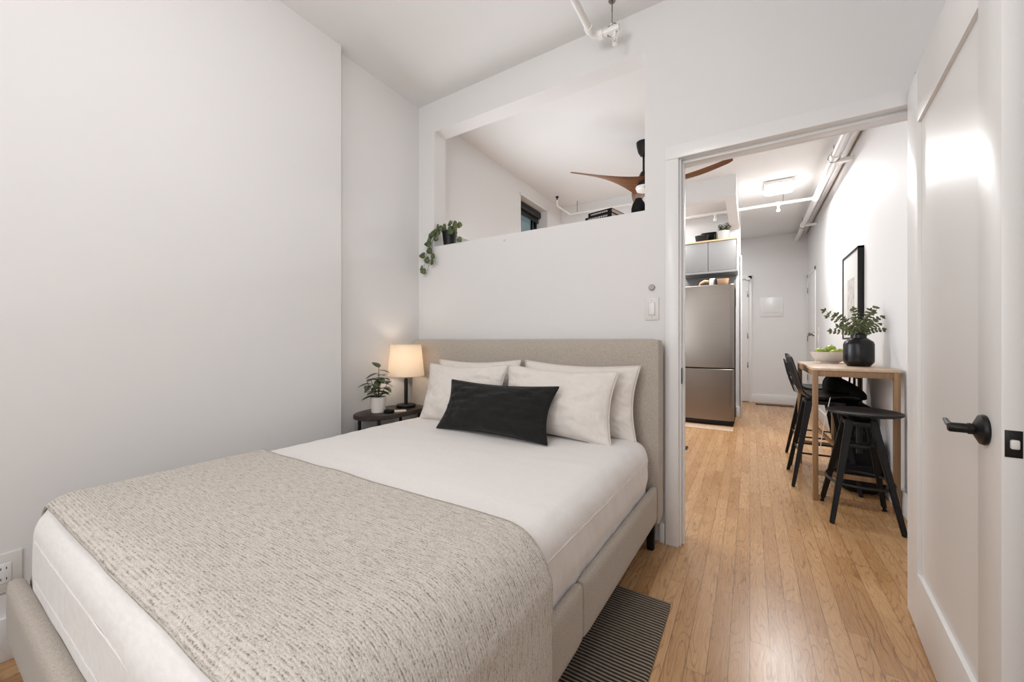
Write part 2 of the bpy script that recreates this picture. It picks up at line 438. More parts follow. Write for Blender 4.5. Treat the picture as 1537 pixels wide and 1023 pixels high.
# trim_2: white corner bead strip at the hall corner behind the refrigerator
struct(MB().box((-.112, 6.42, 0), (-.095, 6.61, 2.33), .003).obj('trim_2', 'trim'), 'narrow white edge trim beside the refrigerator')
# windows
wd = struct(MB().box((-2.44, 3.83, 1.0), (-2.40, 3.87, 2.795), .003).box((-2.44, 4.48, 1.0), (-2.40, 4.52, 2.795), .003).box((-2.44, 3.83, 2.74), (-2.40, 4.52, 2.795), .003)
            .box((-2.44, 3.83, 1.0), (-2.40, 4.52, 1.05), .003).box((-2.43, 4.39, 1.0), (-2.405, 4.42, 2.75), .002).obj('window_1', 'black'), 'black framed window in the living room recess')
MB().box((-2.428, 3.86, 1.04), (-2.422, 4.49, 2.76)).obj('window_pane', 'glass', wd)
tag(MB().box((-2.395, 3.84, 2.70), (-2.33, 4.515, 2.785), .02, 3).box((-2.375, 3.85, 2.64), (-2.365, 4.50, 2.72), .002).obj('roller_blind', 'black'),
    'black roller blind rolled up at the top of the living room window', 'blind')
wr = MB()
for lo, hi in (((-2.262, 3.81, .98), (-2.243, 3.832, 2.81)), ((-2.262, 4.518, .98), (-2.243, 4.54, 2.81)), ((-2.262, 3.81, 2.79), (-2.243, 4.54, 2.81))): wr.box(lo, hi, .002)
wr.obj('window_trim', 'trim', wd)
for nm, lo, hi in (('window_2', (-1.65, -1.83), (.15, -1.79)),):
    b = MB()
    for x in (-1.65, -.78, .11): b.box((x, -1.83, .95), (x+.04, -1.79, 2.55), .003)
    for z in (.95, 2.51): b.box((-1.65, -1.83, z), (.15, -1.79, z+.04), .003)
    w2 = struct(b.obj(nm, 'trim'), 'bedroom window behind the viewpoint')
b = MB()
for y in (2.5, 3.08, 3.66): b.box((-2.44, y, .85), (-2.40, y+.04, 2.05), .003)
for z in (.85, 2.01): b.box((-2.44, 2.5, z), (-2.40, 3.70, z+.04), .003)
struct(b.obj('window_added', 'black'), 'unseen lower living room window added for the daylight fill')  # unseen window, added as a frame for the living room fill

# ------------------------------------------------------------------ bedroom door (open, hinged on the right jamb)
ang = math.atan2(2.196-1.268, .551-.4647)   # leaf direction from latch to hinge
L = .932
door = thing('door_1', 'open white shaker bedroom door with black lever at the right edge', 'door', (.551, 2.196, 0), 0)
del door['category']; door['kind'] = 'structure'
# local frame: x along leaf from hinge to latch, y = outward to the visible face
dirv = Vector((.4647-.551, 1.268-2.196, 0)).normalized()
door.rotation_euler = (0, 0, math.atan2(dirv.y, dirv.x))
# visible face faces -X world: local y = rotate dir by -90deg => -X
T = .034
def dbox(b, x0, x1, z0, z1, y0, y1, bv=.002): b.box((x0, y0, z0), (x1, y1, z1), bv)
b = MB()
dbox(b, 0, .17, .008, 2.122, 0, T); dbox(b, L-.14, L, .008, 2.122, 0, T)
dbox(b, .17, L-.14, 1.92, 2.122, 0, T, .0005); dbox(b, .17, L-.14, .008, .23, 0, T, .0005)
lf = b.obj('door_leaf', 'doorpaint', door)
MB().box((.165, .011, .225), (L-.135, T-.011, 1.925)).obj('door_panel', 'doorpaint', door)
hx, hz = L-.087, .891
b = MB()
prof = [(.001, 0), (.034, 0), (.036, .004), (.034, .010), (.022, .016), (.014, .02), (.001, .021)]
q = MB(); q.lathe(prof, (0, 0, 0), 36)
q.lathe([(.001, .015), (.0125, .015), (.0135, .028), (.0115, .030), (.0115, .058), (.009, .061), (.001, .062)], (0, 0, 0), 24)
rose = q.obj('handle_rose', 'black', None); rose.parent = door; rose.location = (hx, 0, hz); rose.rotation_euler = (R(90), 0, 0)
q = MB().tube([(0, 0, 0), (-.03, 0, .001), (-.07, .004, .002), (-.105, .008, .004)], [.0085, .0075, .006, .005], 12, flat=.6)
lv = q.obj('handle_lever', 'black', door); lv.location = (hx, -.052, hz+.001)
q = MB().box((-.001, -.0125, -.029), (.0015, .0125, .029), .0008)
lp = q.obj('latch_plate', 'black', door); lp.location = (L, T/2, hz-.012); lp['label'] = 'black latch plate on the door edge'
q = MB().box((0, -.006, -.010), (.010, .007, .010), .003)
lb = q.obj('latch_bolt', 'plastic', door); lb.location = (L, T/2, hz-.012)
hg = MB().tube([(0, 0, -.045), (0, 0, .045)], .006, 10).obj('hinge', 'chrome', door); hg.location = (-.004, T-.002, 1.86)
hg2 = MB().tube([(0, 0, -.045), (0, 0, .045)], .006, 10).obj('hinge', 'chrome', door); hg2.location = (-.004, T-.002, .28)
hk = MB().box((0, -.003, 0), (.014, .003, .018), .002).obj('door_bumper', 'chrome', door); hk.location = (.10, T/2-.01, 2.121)
# dark cloth hanging behind the door
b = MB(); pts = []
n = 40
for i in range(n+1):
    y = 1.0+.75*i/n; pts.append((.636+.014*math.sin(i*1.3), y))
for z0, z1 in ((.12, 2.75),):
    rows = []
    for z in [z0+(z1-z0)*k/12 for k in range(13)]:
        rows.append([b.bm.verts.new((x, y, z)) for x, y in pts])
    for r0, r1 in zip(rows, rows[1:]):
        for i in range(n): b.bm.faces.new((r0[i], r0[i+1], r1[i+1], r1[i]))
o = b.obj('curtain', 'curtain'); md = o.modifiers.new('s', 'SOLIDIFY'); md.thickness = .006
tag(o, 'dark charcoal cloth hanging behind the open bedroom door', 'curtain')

# ------------------------------------------------------------------ bed
bed = thing('bed_frame', 'taupe upholstered platform bed frame with tall headboard and black feet', 'bed', (-1.18, 1.13, 0))
def taper(x, y): return x-.033*max(0, 2.085-y)*(x+1.985)/1.58
def tl(p): return Vector((taper(p.x-1.18, p.y+1.13)+1.18, p.y, p.z))
def tw_(p): return Vector((taper(p.x, p.y), p.y, p.z))
def loc_(p): return (p[0]+1.18, p[1]-1.13, p[2])
MB().rbox(loc_((-2.19, 2.085, .14)), loc_((-.394, 2.205, 1.112)), .028, (36, 6, 24)).obj('headboard', 'upholstery', bed)
for x0, x1 in ((-.437, -.402), (-1.985, -1.945)):
    MB().rbox(loc_((x0, 1.134, .17)), loc_((x1, 2.085, .352)), .016, (6, 20, 8), tl).obj('side_rail', 'upholstery', bed)
    MB().rbox(loc_((x0, .24, .17)), loc_((x1, 1.131, .352)), .016, (6, 20, 8), tl).obj('side_rail', 'upholstery', bed)
MB().rbox(loc_((-1.985, .19, .17)), loc_((-.402, .236, .352)), .02, (30, 6, 8), tl).obj('foot_rail', 'upholstery', bed)
MB().rbox(loc_((-1.93, .245, .18)), loc_((-.445, 2.08, .245)), .004, (4, 20, 2), tl).obj('slat_base', 'blackmatte', bed)
for x, y in ((-.445, 2.12), (-1.92, 2.12), (-.50, .30), (-1.93, .27)):
    MB().beam(loc_((x, y, 0)), loc_((x, y, .175)), .034, .034, .045, .045, bevel=.003).obj('leg', 'black', bed)
# mattress with fitted sheet
def wob(p):
    n1 = noise.noise(Vector((p.x*2.2, p.y*2.2, p.z*3)))*.005
    n2 = noise.noise(Vector((p.x*5+3, p.y*14, p.z*5)))*.0022
    q = p.copy()
    if p.z > .57: q.z += n1+n2
    # soft vertical wrinkles on the side and foot
    if p.x > -.50 and p.z < .58:
        q.x += noise.noise(Vector((0, p.y*9, p.z*1.5)))*.005+noise.noise(Vector((3, p.y*26+p.z*14, p.z*5)))*.004
    if p.y < .30 and p.z < .58: q.y += noise.noise(Vector((p.x*4, 5, p.z*6)))*.004
    return q
def mat_fn(p):
    q = wob(p)
    q.x -= 0.
    return q
def mfn(p):
    q = wob(p); q.z = max(q.z, .25)
    if q.z > .36:
        k = min(1, (q.z-.36)/.05)*.012
        if q.x > -.5: q.x += k
    return tw_(q)
mt = MB().rbox((-1.935, .231, .12), (-.438, 2.072, .60), .095, (110, 130, 34), mfn).obj('mattress', 'sheet', None, sharp=0)
tag(mt, 'thick mattress in a smooth off-white fitted sheet on the taupe bed', 'mattress')
# seam piping on the mattress
sp_ = MB()
for z in (.505,):
    P = []
    for i in range(60): P.append((taper(-.4245, .36+1.62*i/59)+noise.noise(Vector((0, i*.5, z*9)))*.0015, .36+1.62*i/59, z))
    sp_.tube(P, .0016, 6)
for z in (.50, .385):
    sp_.tube([(-1.82+1.24*i/50, .2305+noise.noise(Vector((i*.4, 2, z*9)))*.001, z) for i in range(51)], .0016, 6)
sp_.obj('seam', 'sheet', mt)

# throw blanket
def throw():
    rr = .095
    x0, x1 = -1.935, -.438; zt = .607
    # cross profile in x-z, from left hem to right hem
    prof = []
    xl = x0-.006; xr = x1+.044
    for i in range(5): prof.append((xl+.004, .505+.01*i/4))
    for i in range(1, 11):
        a = PI-(PI/2)*i/10; prof.append((xl+rr+rr*math.cos(a), zt-rr+rr*math.sin(a)))
    xa, xb = xl+rr, xr-.14
    N = 100
    for i in range(1, N): prof.append((xa+(xb-xa)*i/N, zt))
    for i in range(0, 17):
        a = PI/2-(PI/2)*i/16; prof.append((xb+.14*math.cos(a), zt-.14+.14*math.sin(a)))
    for i in range(1, 26): prof.append((xr, zt-.14+(.205-(zt-.14))*i/25))
    Ls = [0]
    for a, c in zip(prof, prof[1:]): Ls.append(Ls[-1]+math.hypot(c[0]-a[0], c[1]-a[1]))
    ny = 60; b = MB(); rows = []
    for j in range(ny+1):
        ty = j/ny; row = []
        for i, (x, z) in enumerate(prof):
            y = .262+(.885-.262)*ty
            y += .006*noise.noise(Vector((x*3, ty*2, 1)))
            if ty > .97 or ty < .03: pass
            dx = 0
            if z < .5 and x > -1: dx = .012*math.sin(y*17+1)*((.5-z)/.3)+.004
            dz = noise.noise(Vector((x*6, y*6, 0)))*.0035 if z > .6 else 0
            q_ = max(0, .326-y); edge = -(.095-math.sqrt(max(0, .095**2-q_*q_))) if z > .5 else 0
            row.append(b.bm.verts.new((taper(x+max(dx, -.004), y), y, z+dz+edge+.006*max(0, noise.noise(Vector((x*4, y*3, 7)))))))
        rows.append(row)
    uvl = b.bm.loops.layers.uv.new('UVMap')
    for j in range(ny):
        for i in range(len(prof)-1):
            f = b.bm.faces.new((rows[j][i], rows[j][i+1], rows[j+1][i+1], rows[j+1][i]))
            for lp_, (ii, jj) in zip(f.loops, ((i, j), (i+1, j), (i+1, j+1), (i, j+1))):
                lp_[uvl].uv = (Ls[ii], .63*jj/ny)
    edge0 = [v.co.copy() for v in rows[0]]; edge1 = [v.co.copy() for v in rows[-1]]
    o = b.obj('throw_blanket', 'throw', None, sharp=0)
    md = o.modifiers.new('s', 'SOLIDIFY'); md.thickness = .006; md.offset = 1
    tag(o, 'oatmeal knitted throw blanket draped across the foot of the bed', 'blanket')
    for row in (rows[0], rows[-1]): pass
    for R_ in (edge0, edge1):
        h = MB(); h.tube([p+Vector((0, 0, .002)) for p in R_], .0042, 8); h.obj('hem', 'hem', o, sharp=0)
    fr = MB()
    for k in range(40):
        y = .27+.61*k/39; x = taper(xr+.006+.012*math.sin(y*17+1), y)
        fr.tube([(x, y, .21), (x+.003, y+.002, .19), (x+.001, y, .165)], [.0045, .004, .003], 6)
    fr.obj('fringe', 'throw', o, sharp=0)
    return o
throw()

# pillows
def pillow(name, w, h, d, m, label, cat, loc, tilt, rz=0., roll=0., seed=0, group=None, pinch=.085, seam=None):
    nx, ny = 60, 44; b = MB(); rows = {}
    for side in (1, -1):
        for j in range(ny+1):
            for i in range(nx+1):
                u = -1+2*i/nx; v = -1+2*j/ny
                border = i in (0, nx) or j in (0, ny)
                if side == -1 and border: rows[(side, i, j)] = rows[(1, i, j)]; continue
                x = w/2*u*(1-pinch*(1-v*v)**1.2); z = h/2*v*(1-pinch*1.3*(1-u*u)**1.2)
                th = (max(0, 1-abs(u)**2.3)*max(0, 1-abs(v)**2.2))**.62*d/2*1.12
                sag = 1+.18*(-v)
                th *= sag
                amp = .024*min(1, th/(d*.25)) if th > 0 else 0
                cx = abs(u)**2*abs(v)**1
                wr = noise.noise(Vector((u*3+seed, v*4, side)))*amp*.6
                wr += noise.noise(Vector((u*16+seed*3+v*10, v*5-u*4, side*3)))*amp*.55*(abs(u)**2+.12)
                wr += noise.noise(Vector((u*6, (v*16+seed), side*7)))*amp*.25*abs(v)
                y = -side*(th+wr)
                rows[(side, i, j)] = b.bm.verts.new((x, y, z))
    for side in (1, -1):
        for j in range(ny):
            for i in range(nx):
                q = [rows[(side, i, j)], rows[(side, i+1, j)], rows[(side, i+1, j+1)], rows[(side, i, j+1)]]
                b.bm.faces.new(q if side == 1 else q[::-1])
    o = b.obj(name, m, None, sharp=0)
    o.location = loc; o.rotation_euler = Euler((-R(tilt), R(roll), R(rz)), 'XYZ')
    tag(o, label, cat, group)
    P = []
    for i in range(nx): u = -1+2*i/nx; P.append((w/2*u, 0, -h/2*(1-pinch*1.3*(1-u*u)**1.2)))
    for j in range(ny): v = -1+2*j/ny; P.append((w/2*(1-pinch*(1-v*v)**1.2), 0, h/2*v))
    for i in range(nx): u = 1-2*i/nx; P.append((w/2*u, 0, h/2*(1-pinch*1.3*(1-u*u)**1.2)))
    for j in range(ny): v = 1-2*j/ny; P.append((-w/2*(1-pinch*(1-v*v)**1.2), 0, h/2*v))
    MB().tube(P, .0028, 6, closed=True).obj('seam_edge', m, o, sharp=0)
    return o
pillow('pillow', .68, .39, .12, 'pillowcase', 'cream pillow standing against the headboard at the back right of the bed', 'pillow', (-.82, 2.0, .785), 9, 0, 1, 1)
pillow('pillow', .66, .39, .12, 'pillowcase', 'cream pillow standing against the headboard at the back left, near the lamp', 'pillow', (-1.515, 2.0, .785), 9, 0, -1, 2)
pillow('pillow', .65, .375, .14, 'pillowcase', 'plump cream pillow in front at the right, partly behind the black cushion', 'pillow', (-.885, 1.868, .775), 17, 0, 1, 5)
pillow('pillow', .62, .375, .14, 'pillowcase', 'plump cream pillow in front at the left, closest to the bedside lamp', 'pillow', (-1.52, 1.868, .775), 17, 0, -1, 9)
pillow('lumbar_cushion', .70, .295, .13, 'velvet', 'rectangular black velvet lumbar cushion resting in front of the cream pillows', 'cushion', (-1.165, 1.705, .738), 27, 0, 0, 13, pinch=.095)

# ------------------------------------------------------------------ rugs
def rug(name, x0, x1, y0, y1, m, label, piping=True):
    b = MB().rbox((x0, y0, .0), (x1, y1, .012), .005, (60, 80, 2), lambda p: Vector((p.x, p.y, p.z+(.0015*noise.noise(Vector((p.x*9, p.y*9, 0))) if p.z > .005 else 0))))
    o = b.obj(name, m, None, sharp=0); tag(o, label, 'rug')
    return o
rug('rug', -1.1, -.277, -.2, 1.71, 'rug', 'dark brown and beige ribbed runner rug beside and under the bed')
rug('rug', -2.12, -1.3, -1.3, .185, 'rug2', 'grey mottled rug at the bottom left, past the foot of the bed')

# ------------------------------------------------------------------ nightstand and what stands on it
NS = (-2.09, 1.805)
nt = thing('nightstand', 'small oval dark wood nightstand in the corner beside the bed', 'nightstand', (NS[0], NS[1], 0))
def oval(b, a, c, z0, z1, seg=56, bev=.004, p=2.3):
    pr = [(1-bev/a, z0), (1, z0+bev), (1, z1-bev), (1-bev/a, z1)]
    rings = []
    for s_, z in pr:
        rings.append([b.bm.verts.new((a*s_*math.copysign(abs(math.cos(t))**(2/p), math.cos(t)), c*s_*math.copysign(abs(math.sin(t))**(2/p), math.sin(t)), z)) for t in [2*PI*i/seg for i in range(seg)]])
    for A, B in zip(rings, rings[1:]):
        for i in range(seg):
            j = (i+1) % seg; b.bm.faces.new((A[i], A[j], B[j], B[i]))
    b.bm.faces.new(rings[0][::-1]); b.bm.faces.new(rings[-1])
b = MB(); oval(b, .150, .262, .600, .630); b.obj('tabletop', 'darkwood', nt)
b = MB(); oval(b, .125, .225, .18, .20); b.obj('lower_shelf', 'darkwood', nt)
for sx, sy in ((-1, -1), (1, -1), (-1, 1), (1, 1)):
    MB().tube([(sx*.095, sy*.175, 0), (sx*.095, sy*.175, .602)], .0105, 14).obj('leg', 'black', nt)
# lamp
lamp = thing('table_lamp', 'lit bedside lamp with cream drum shade and slim black stem', 'lamp', (-2.09, 1.945, .63))
MB().lathe([(.001, 0), (.066, 0), (.068, .003), (.068, .016), (.064, .020), (.012, .024), (.001, .024)], seg=40).obj('base', 'black', lamp)
MB().lathe([(.001, .02), (.013, .02), (.013, .195), (.009, .205), (.001, .205)], seg=20).obj('stem', 'black', lamp)
MB().lathe([(.004, .195), (.004, .27), (.016, .275), (.016, .30)], seg=14, cap=False).obj('socket', 'chrome', lamp)
sh = MB().lathe([(.128, .222), (.1285, .226), (.1065, .440), (.106, .444)], seg=56, cap=False).obj('lamp_shade', 'shade', lamp)
md = sh.modifiers.new('s', 'SOLIDIFY'); md.thickness = .0015
for r_, z_ in ((.128, .2225), (.106, .444)): MB().tube([(r_*math.cos(t), r_*math.sin(t), z_) for t in [2*PI*i/48 for i in range(48)]], .0016, 6, closed=True).obj('shade_rim', 'shade', lamp)
MB().lathe([(.001, .295), (.012, .30), (.026, .325), (.028, .345), (.018, .368), (.001, .375)], seg=20).obj('bulb', 'bulb', lamp)
point('bedside_bulb', (-2.09, 1.945, .63+.335), 3.1, (1, .90, .79), .035)

def leaf(b, base, dirv, length, width, bend=.3, up=Vector((0, 0, 1)), tipp=1.6, fold=.15, nu=8):
    d = Vector(dirv).normalized(); side = d.cross(up)
    if side.length < .05: side = d.cross(Vector((1, 0, 0)))
    side.normalize(); nrm = side.cross(d).normalized(); rows = []
    base = Vector(base)
    for i in range(nu+1):
        t = i/nu; wd_ = width/2*(math.sin(PI*min(1, t**.75))**.8) if 0 < t < 1 else 0
        c = base+d*length*t*(1-.15*bend*t)-nrm*bend*length*t*t*.6
        if wd_ == 0: rows.append([b.bm.verts.new(c)]); continue
        rows.append([b.bm.verts.new(c-side*wd_+nrm*fold*wd_), b.bm.verts.new(c), b.bm.verts.new(c+side*wd_+nrm*fold*wd_)])
    for A, B in zip(rows, rows[1:]):
        if len(A) == 1: b.bm.faces.new((A[0], B[1], B[0])); b.bm.faces.new((A[0], B[2], B[1]))
        elif len(B) == 1: b.bm.faces.new((A[0], A[1], B[0])); b.bm.faces.new((A[1], A[2], B[0]))
        else:
            b.bm.faces.new((A[0], A[1], B[1], B[0])); b.bm.faces.new((A[1], A[2], B[2], B[1]))
def nrecalc_obj(b, name, m, parent): # leaves: keep their own normals
    o = b.obj(name, m, parent, sharp=0); md = o.modifiers.new('s', 'SOLIDIFY'); md.thickness = .0006; return o
# bedside plant
pl = thing('potted_plant', 'small broad-leaved plant in a ribbed white pot on the nightstand', 'plant', (-2.085, 1.70, .63))
prof = [(.001, 0), (.040, 0), (.044, .003)]
for i in range(11): prof += [(.0445+.006*i/11, .008+.0085*i), (.0435+.006*i/11, .012+.0085*i)]
prof += [(.051, .104), (.046, .104), (.044, .09), (.001, .088)]
MB().lathe(prof, seg=36).obj('pot', 'ceramicwhite', pl)
MB().lathe([(.001, .0885), (.030, .0905), (.044, .089)], seg=20, cap=False).obj('soil', 'soil', pl)
b = MB(); st = MB(); rnd = random.Random(3)
for k in range(6):
    a = k*1.05+.3; lean = .45+.45*(k % 3)/2
    if k == 0: lean = .02
    h = .205 if k == 0 else .06+.08*rnd.random()
    P = []
    for i in range(6):
        t = i/5; P.append(Vector((math.cos(a)*lean*h*t*1.0, math.sin(a)*lean*h*t*1.0, .088+h*t)))
    st.tube(P, [.0028]*3+[.002]*3, 6)
    nl = 10 if k == 0 else 5
    for q in range(nl):
        t = .25+.75*q/(nl-1); p = P[0].lerp(P[-1], t) if k == 0 else P[min(5, int(t*5+.01))]
        aa = a+q*2.39; el = rnd.uniform(-.15, .45)+(.5 if q == nl-1 else 0)
        leaf(b, p, (math.cos(aa)*math.cos(el), math.sin(aa)*math.cos(el), math.sin(el)), rnd.uniform(.075, .105), rnd.uniform(.040, .052), .42)
st.obj('stem', 'stem', pl); nrecalc_obj(b, 'foliage', 'leaf', pl)
one(MB().rbox((-.03, -.02, 0), (.03, .02, .022), .008, (12, 8, 6)), 'trinket_box', 'blackmatte', 'small black rounded box on the nightstand by the plant pot', 'box', (-2.01, 1.725, .63), (0, 0, .3))
one(MB().box((-.045, -.03, 0), (.045, .03, .004), .001), 'notepad', 'paper', 'pale notepad lying flat on the nightstand beneath the lamp', 'notepad', (-2.0, 1.80, .63), (0, 0, .9))

# ------------------------------------------------------------------ things on the walls of the bedroom
sw = thing('light_switch', 'white rocker light switch on the wall left of the doorway', 'switch', (-.462, 2.23, 1.278))
MB().box((-.038, -.006, -.062), (.038, 0, .062), .003).obj('switch_plate', 'plastic', sw)
MB().box((-.0185, -.0068, -.0355), (.0185, -.0055, .0355), .0005).obj('rocker_shadow', 'mesh', sw)  # grey box paints the shadow line around the rocker
MB().box((-.0165, -.0105, -.0335), (.0165, -.005, .0335), .001).obj('rocker', 'trim', sw)
for z in (-.047, .047): MB().lathe([(.001, 0), (.003, 0), (.003, .001), (.001, .0012)], seg=10).obj('screw', 'chrome', sw, loc=(0, -.006, z), rot=(R(90), 0, 0))
o = MB().lathe([(.001, 0), (.0175, 0), (.0175, .008), (.013, .014), (.001, .015)], seg=28).obj('wall_dial', 'mesh', None, loc=(-.462, 2.23, 1.397), rot=(R(90), 0, 0))
tag(o, 'small round grey dial on the wall above the light switch', 'dial')
ot = thing('wall_outlet', 'white electrical outlet plate low on the left wall by the bed foot', 'outlet', (-2.19, .165, .30))
MB().box((0, -.085, -.068), (.006, .085, .068), .003).obj('outlet_plate', 'plastic', ot)
for y in (-.044, .044):
    f_ = MB().box((.005, y-.017, -.034), (.0085, y+.017, .034), .002).obj('receptacle', 'trim', ot)
    for z in (-.018, .018):
        for q in (-.006, .006): MB().box((.008, y+q-.001, z-.004), (.0088, y+q+.001, z+.004)).obj('slot', 'black', f_)
# bedroom ceiling pipe
b = MB(); rr = .0185
P = [(-.745, -1.2, 2.80), (-.745, 1.99, 2.80)]+[(-.745+.05*(1-math.cos(a)), 2.035+.05*math.sin(a)-.005, 2.80) for a in [PI/2*i/6 for i in range(7)]]+[(-.60, 2.08, 2.80)]
b.tube(P, rr, 16)
cp = thing('sprinkler_pipe', 'white sprinkler pipe under the bedroom ceiling with an elbow near the partition', 'pipe')
b.obj('pipe', 'pipe', cp)
MB().tube([(-.745, 1.99, 2.80), (-.745, 2.02, 2.80)], .024, 16).obj('fitting', 'pipe', cp); MB().tube([(-.715, 2.08, 2.80), (-.69, 2.08, 2.80)], .024, 16).obj('fitting', 'pipe', cp)
MB().tube([(-.64, 2.08, 2.90), (-.64, 2.08, CH)], .004, 8).tube([(-.64+.03*math.cos(a), 2.08, 2.80+.03*math.sin(a)*1.2) for a in [2*PI*i/20 for i in range(20)]], .003, 6, closed=True).tube([(-.64, 2.08, 2.83), (-.64, 2.08, 2.905)], .003, 8).lathe([(.001, 2.957), (.018, 2.955), (.02, 2.96)], (-.64, 2.08, 0), 16, cap=False).obj('hanger', 'chrome', cp)
sph = MB().lathe([(.001, 0), (.010, .0), (.010, -.02), (.006, -.025), (.006, -.04), (.001, -.04)], (-.625, 2.08, 2.785), 12).tube([(-.635, 2.08, 2.75), (-.637, 2.08, 2.732), (-.625, 2.08, 2.72), (-.613, 2.08, 2.732), (-.615, 2.08, 2.75)], .0025, 6).lathe([(.001, 2.718), (.014, 2.717), (.014, 2.715), (.001, 2.714)], (-.625, 2.08, 0), 14)
sph.obj('sprinkler_head', 'pipe', cp)
cpb = MB()
cpb.tube([(-.745, .4, 2.80), (-.745, .4, CH)], .004, 8); cpb.obj('hanger', 'chrome', cp)

# ------------------------------------------------------------------ on the sill of the interior opening
hp = thing('trailing_plant', 'trailing heart-leaved vine in a small black pot on the opening sill', 'plant', (-1.985, 2.295, SILL))
MB().lathe([(.001, 0), (.046, 0), (.058, .105), (.060, .115), (.054, .115), (.052, .10), (.001, .095)], seg=32).obj('pot', 'black', hp)
MB().lathe([(.001, .097), (.03, .099), (.052, .098)], seg=18, cap=False).obj('soil', 'soil', hp)
b = MB(); st = MB(); rnd = random.Random(11)
def hleaf(p, d, s, face=(0, -1, 0)):
    # heart-shaped leaf facing roughly the viewer side
    f3 = Vector(face).normalized(); d = Vector(d).normalized(); d = (d-f3*d.dot(f3)).normalized(); sd = d.cross(f3).normalized()
    c = b.bm.verts.new(Vector(p)+f3*s*.06); ring = []
    pts_ = [(0, 0), (-.10, .26), (0, .44), (.22, .53), (.48, .47), (.78, .26), (1., 0)]
    pts_ = pts_+[(u_, -v_) for u_, v_ in pts_[-2:0:-1]]
    for u_, v_ in pts_: ring.append(b.bm.verts.new(Vector(p)+d*s*(u_)+sd*s*v_-f3*s*.18*abs(v_)))
    c.co = Vector(p)+d*s*.42+f3*s*.05
    for i in range(len(ring)): b.bm.faces.new((c, ring[i], ring[(i+1) % len(ring)]))
vines = [
    [(-.01, -.02, .11), (-.06, -.06, .125), (-.10, -.095, .06), (-.14, -.10, -.02), (-.16, -.10, -.10), (-.175, -.10, -.145)],
    [(-.02, -.03, .11), (-.07, -.08, .11), (-.09, -.10, .02), (-.10, -.10, -.07), (-.11, -.10, -.12), (-.14, -.10, -.185)],
    [(-.02, 0, .11), (-.07, -.03, .15), (-.12, -.07, .10), (-.155, -.09, .03)],
    [(.02, -.02, .11), (.06, -.04, .14), (.10, -.06, .10), (.135, -.07, .035)],
    [(.0, .0, .11), (.03, .0, .16), (.05, -.02, .19)],
    [(0, 0, .11), (-.04, -.02, .16), (-.07, -.03, .165)],
    [(.02, 0, .11), (.07, -.01, .15), (.11, -.03, .155)]]
for vn in vines:
    V_ = [Vector(p) for p in vn]
    fine = []
    for i in range(len(V_)-1):
        for t in ((0, .5) if i % 2 else (0,)): fine.append(V_[i].lerp(V_[i+1], t))
    fine.append(V_[-1]); st.tube(fine, .0016, 6)
    for i, p in enumerate(fine[1:]):
        sdn = 1 if i % 2 else -1
        dd = Vector((sdn*.7, 0, -.5+rnd.uniform(-.3, .4)))
        off = Vector((sdn*.012, -.008, -.004))
        st.tube([p, p+off], .001, 5)
        hleaf(p+off, dd, rnd.uniform(.040, .052), (rnd.uniform(-.3, .5), -1, rnd.uniform(-.1, .5)))
for k in range(6):
    a = k*1.05; hleaf((.035*math.cos(a), .035*math.sin(a)-.01, .115+.02*rnd.random()), (math.cos(a), math.sin(a)*.4, .5), .042, (.1, -1, .5))
st.obj('vine_stem', 'stem', hp); nrecalc_obj(b, 'foliage', 'vineleaf', hp)
def book(w, dp, h, label, loc, rz):
    o = thing('book', label, 'book', loc, rz, 'books stacked on the opening sill')
    b_ = MB().box((0, 0, 0), (w, dp, .003), .001).box((0, 0, h-.003), (w, dp, h), .001).box((0, 0, 0), (w, .004, h), .0015)
    b_.obj('cover', 'blackmatte', o)
    MB().box((.004, .004, .003), (w-.002, dp-.004, h-.003)).obj('pages', 'pages', o)
    t_ = MB(); x = .02; rn = random.Random(int(w*1000))
    while x < w-.03:
        lw = rn.uniform(.003, .009); t_.box((x, -.0006, h*.32), (x+lw, .0005, h*.68)); x += lw+rn.uniform(.002, .005)
    t_.obj('spine_lettering', 'mesh', o)
    return o
book(.18, .17, .028, 'black book with pale spine lettering, lower of two on the opening sill', (-.868, 2.272, SILL), -.20)
book(.162, .17, .026, 'black book on top of another book on the opening sill', (-.850, 2.275, SILL+.0285), -.22)
vs = MB().lathe([(.001, 0), (.036, 0), (.041, .01), (.0405, .04), (.033, .068), (.022, .085), (.019, .095), (.014, .095), (.014, .07), (.001, .06)], seg=32)
one(vs, 'small_vase', 'blackmatte', 'small rounded black vase on the sill at the right end of the opening', 'vase', (-.550, 2.295, SILL))
# tiny wall hook under the sill (paint patch with a hook)
one(MB().box((-.009, -.004, -.008), (.009, 0, .008), .002).tube([(0, -.004, .004), (0, -.010, -.002), (0, -.006, -.006)], .0015, 6), 'wall_hook', 'plastic', 'tiny white wall hook just under the opening sill', 'hook', (-1.438, 2.23, 1.795))

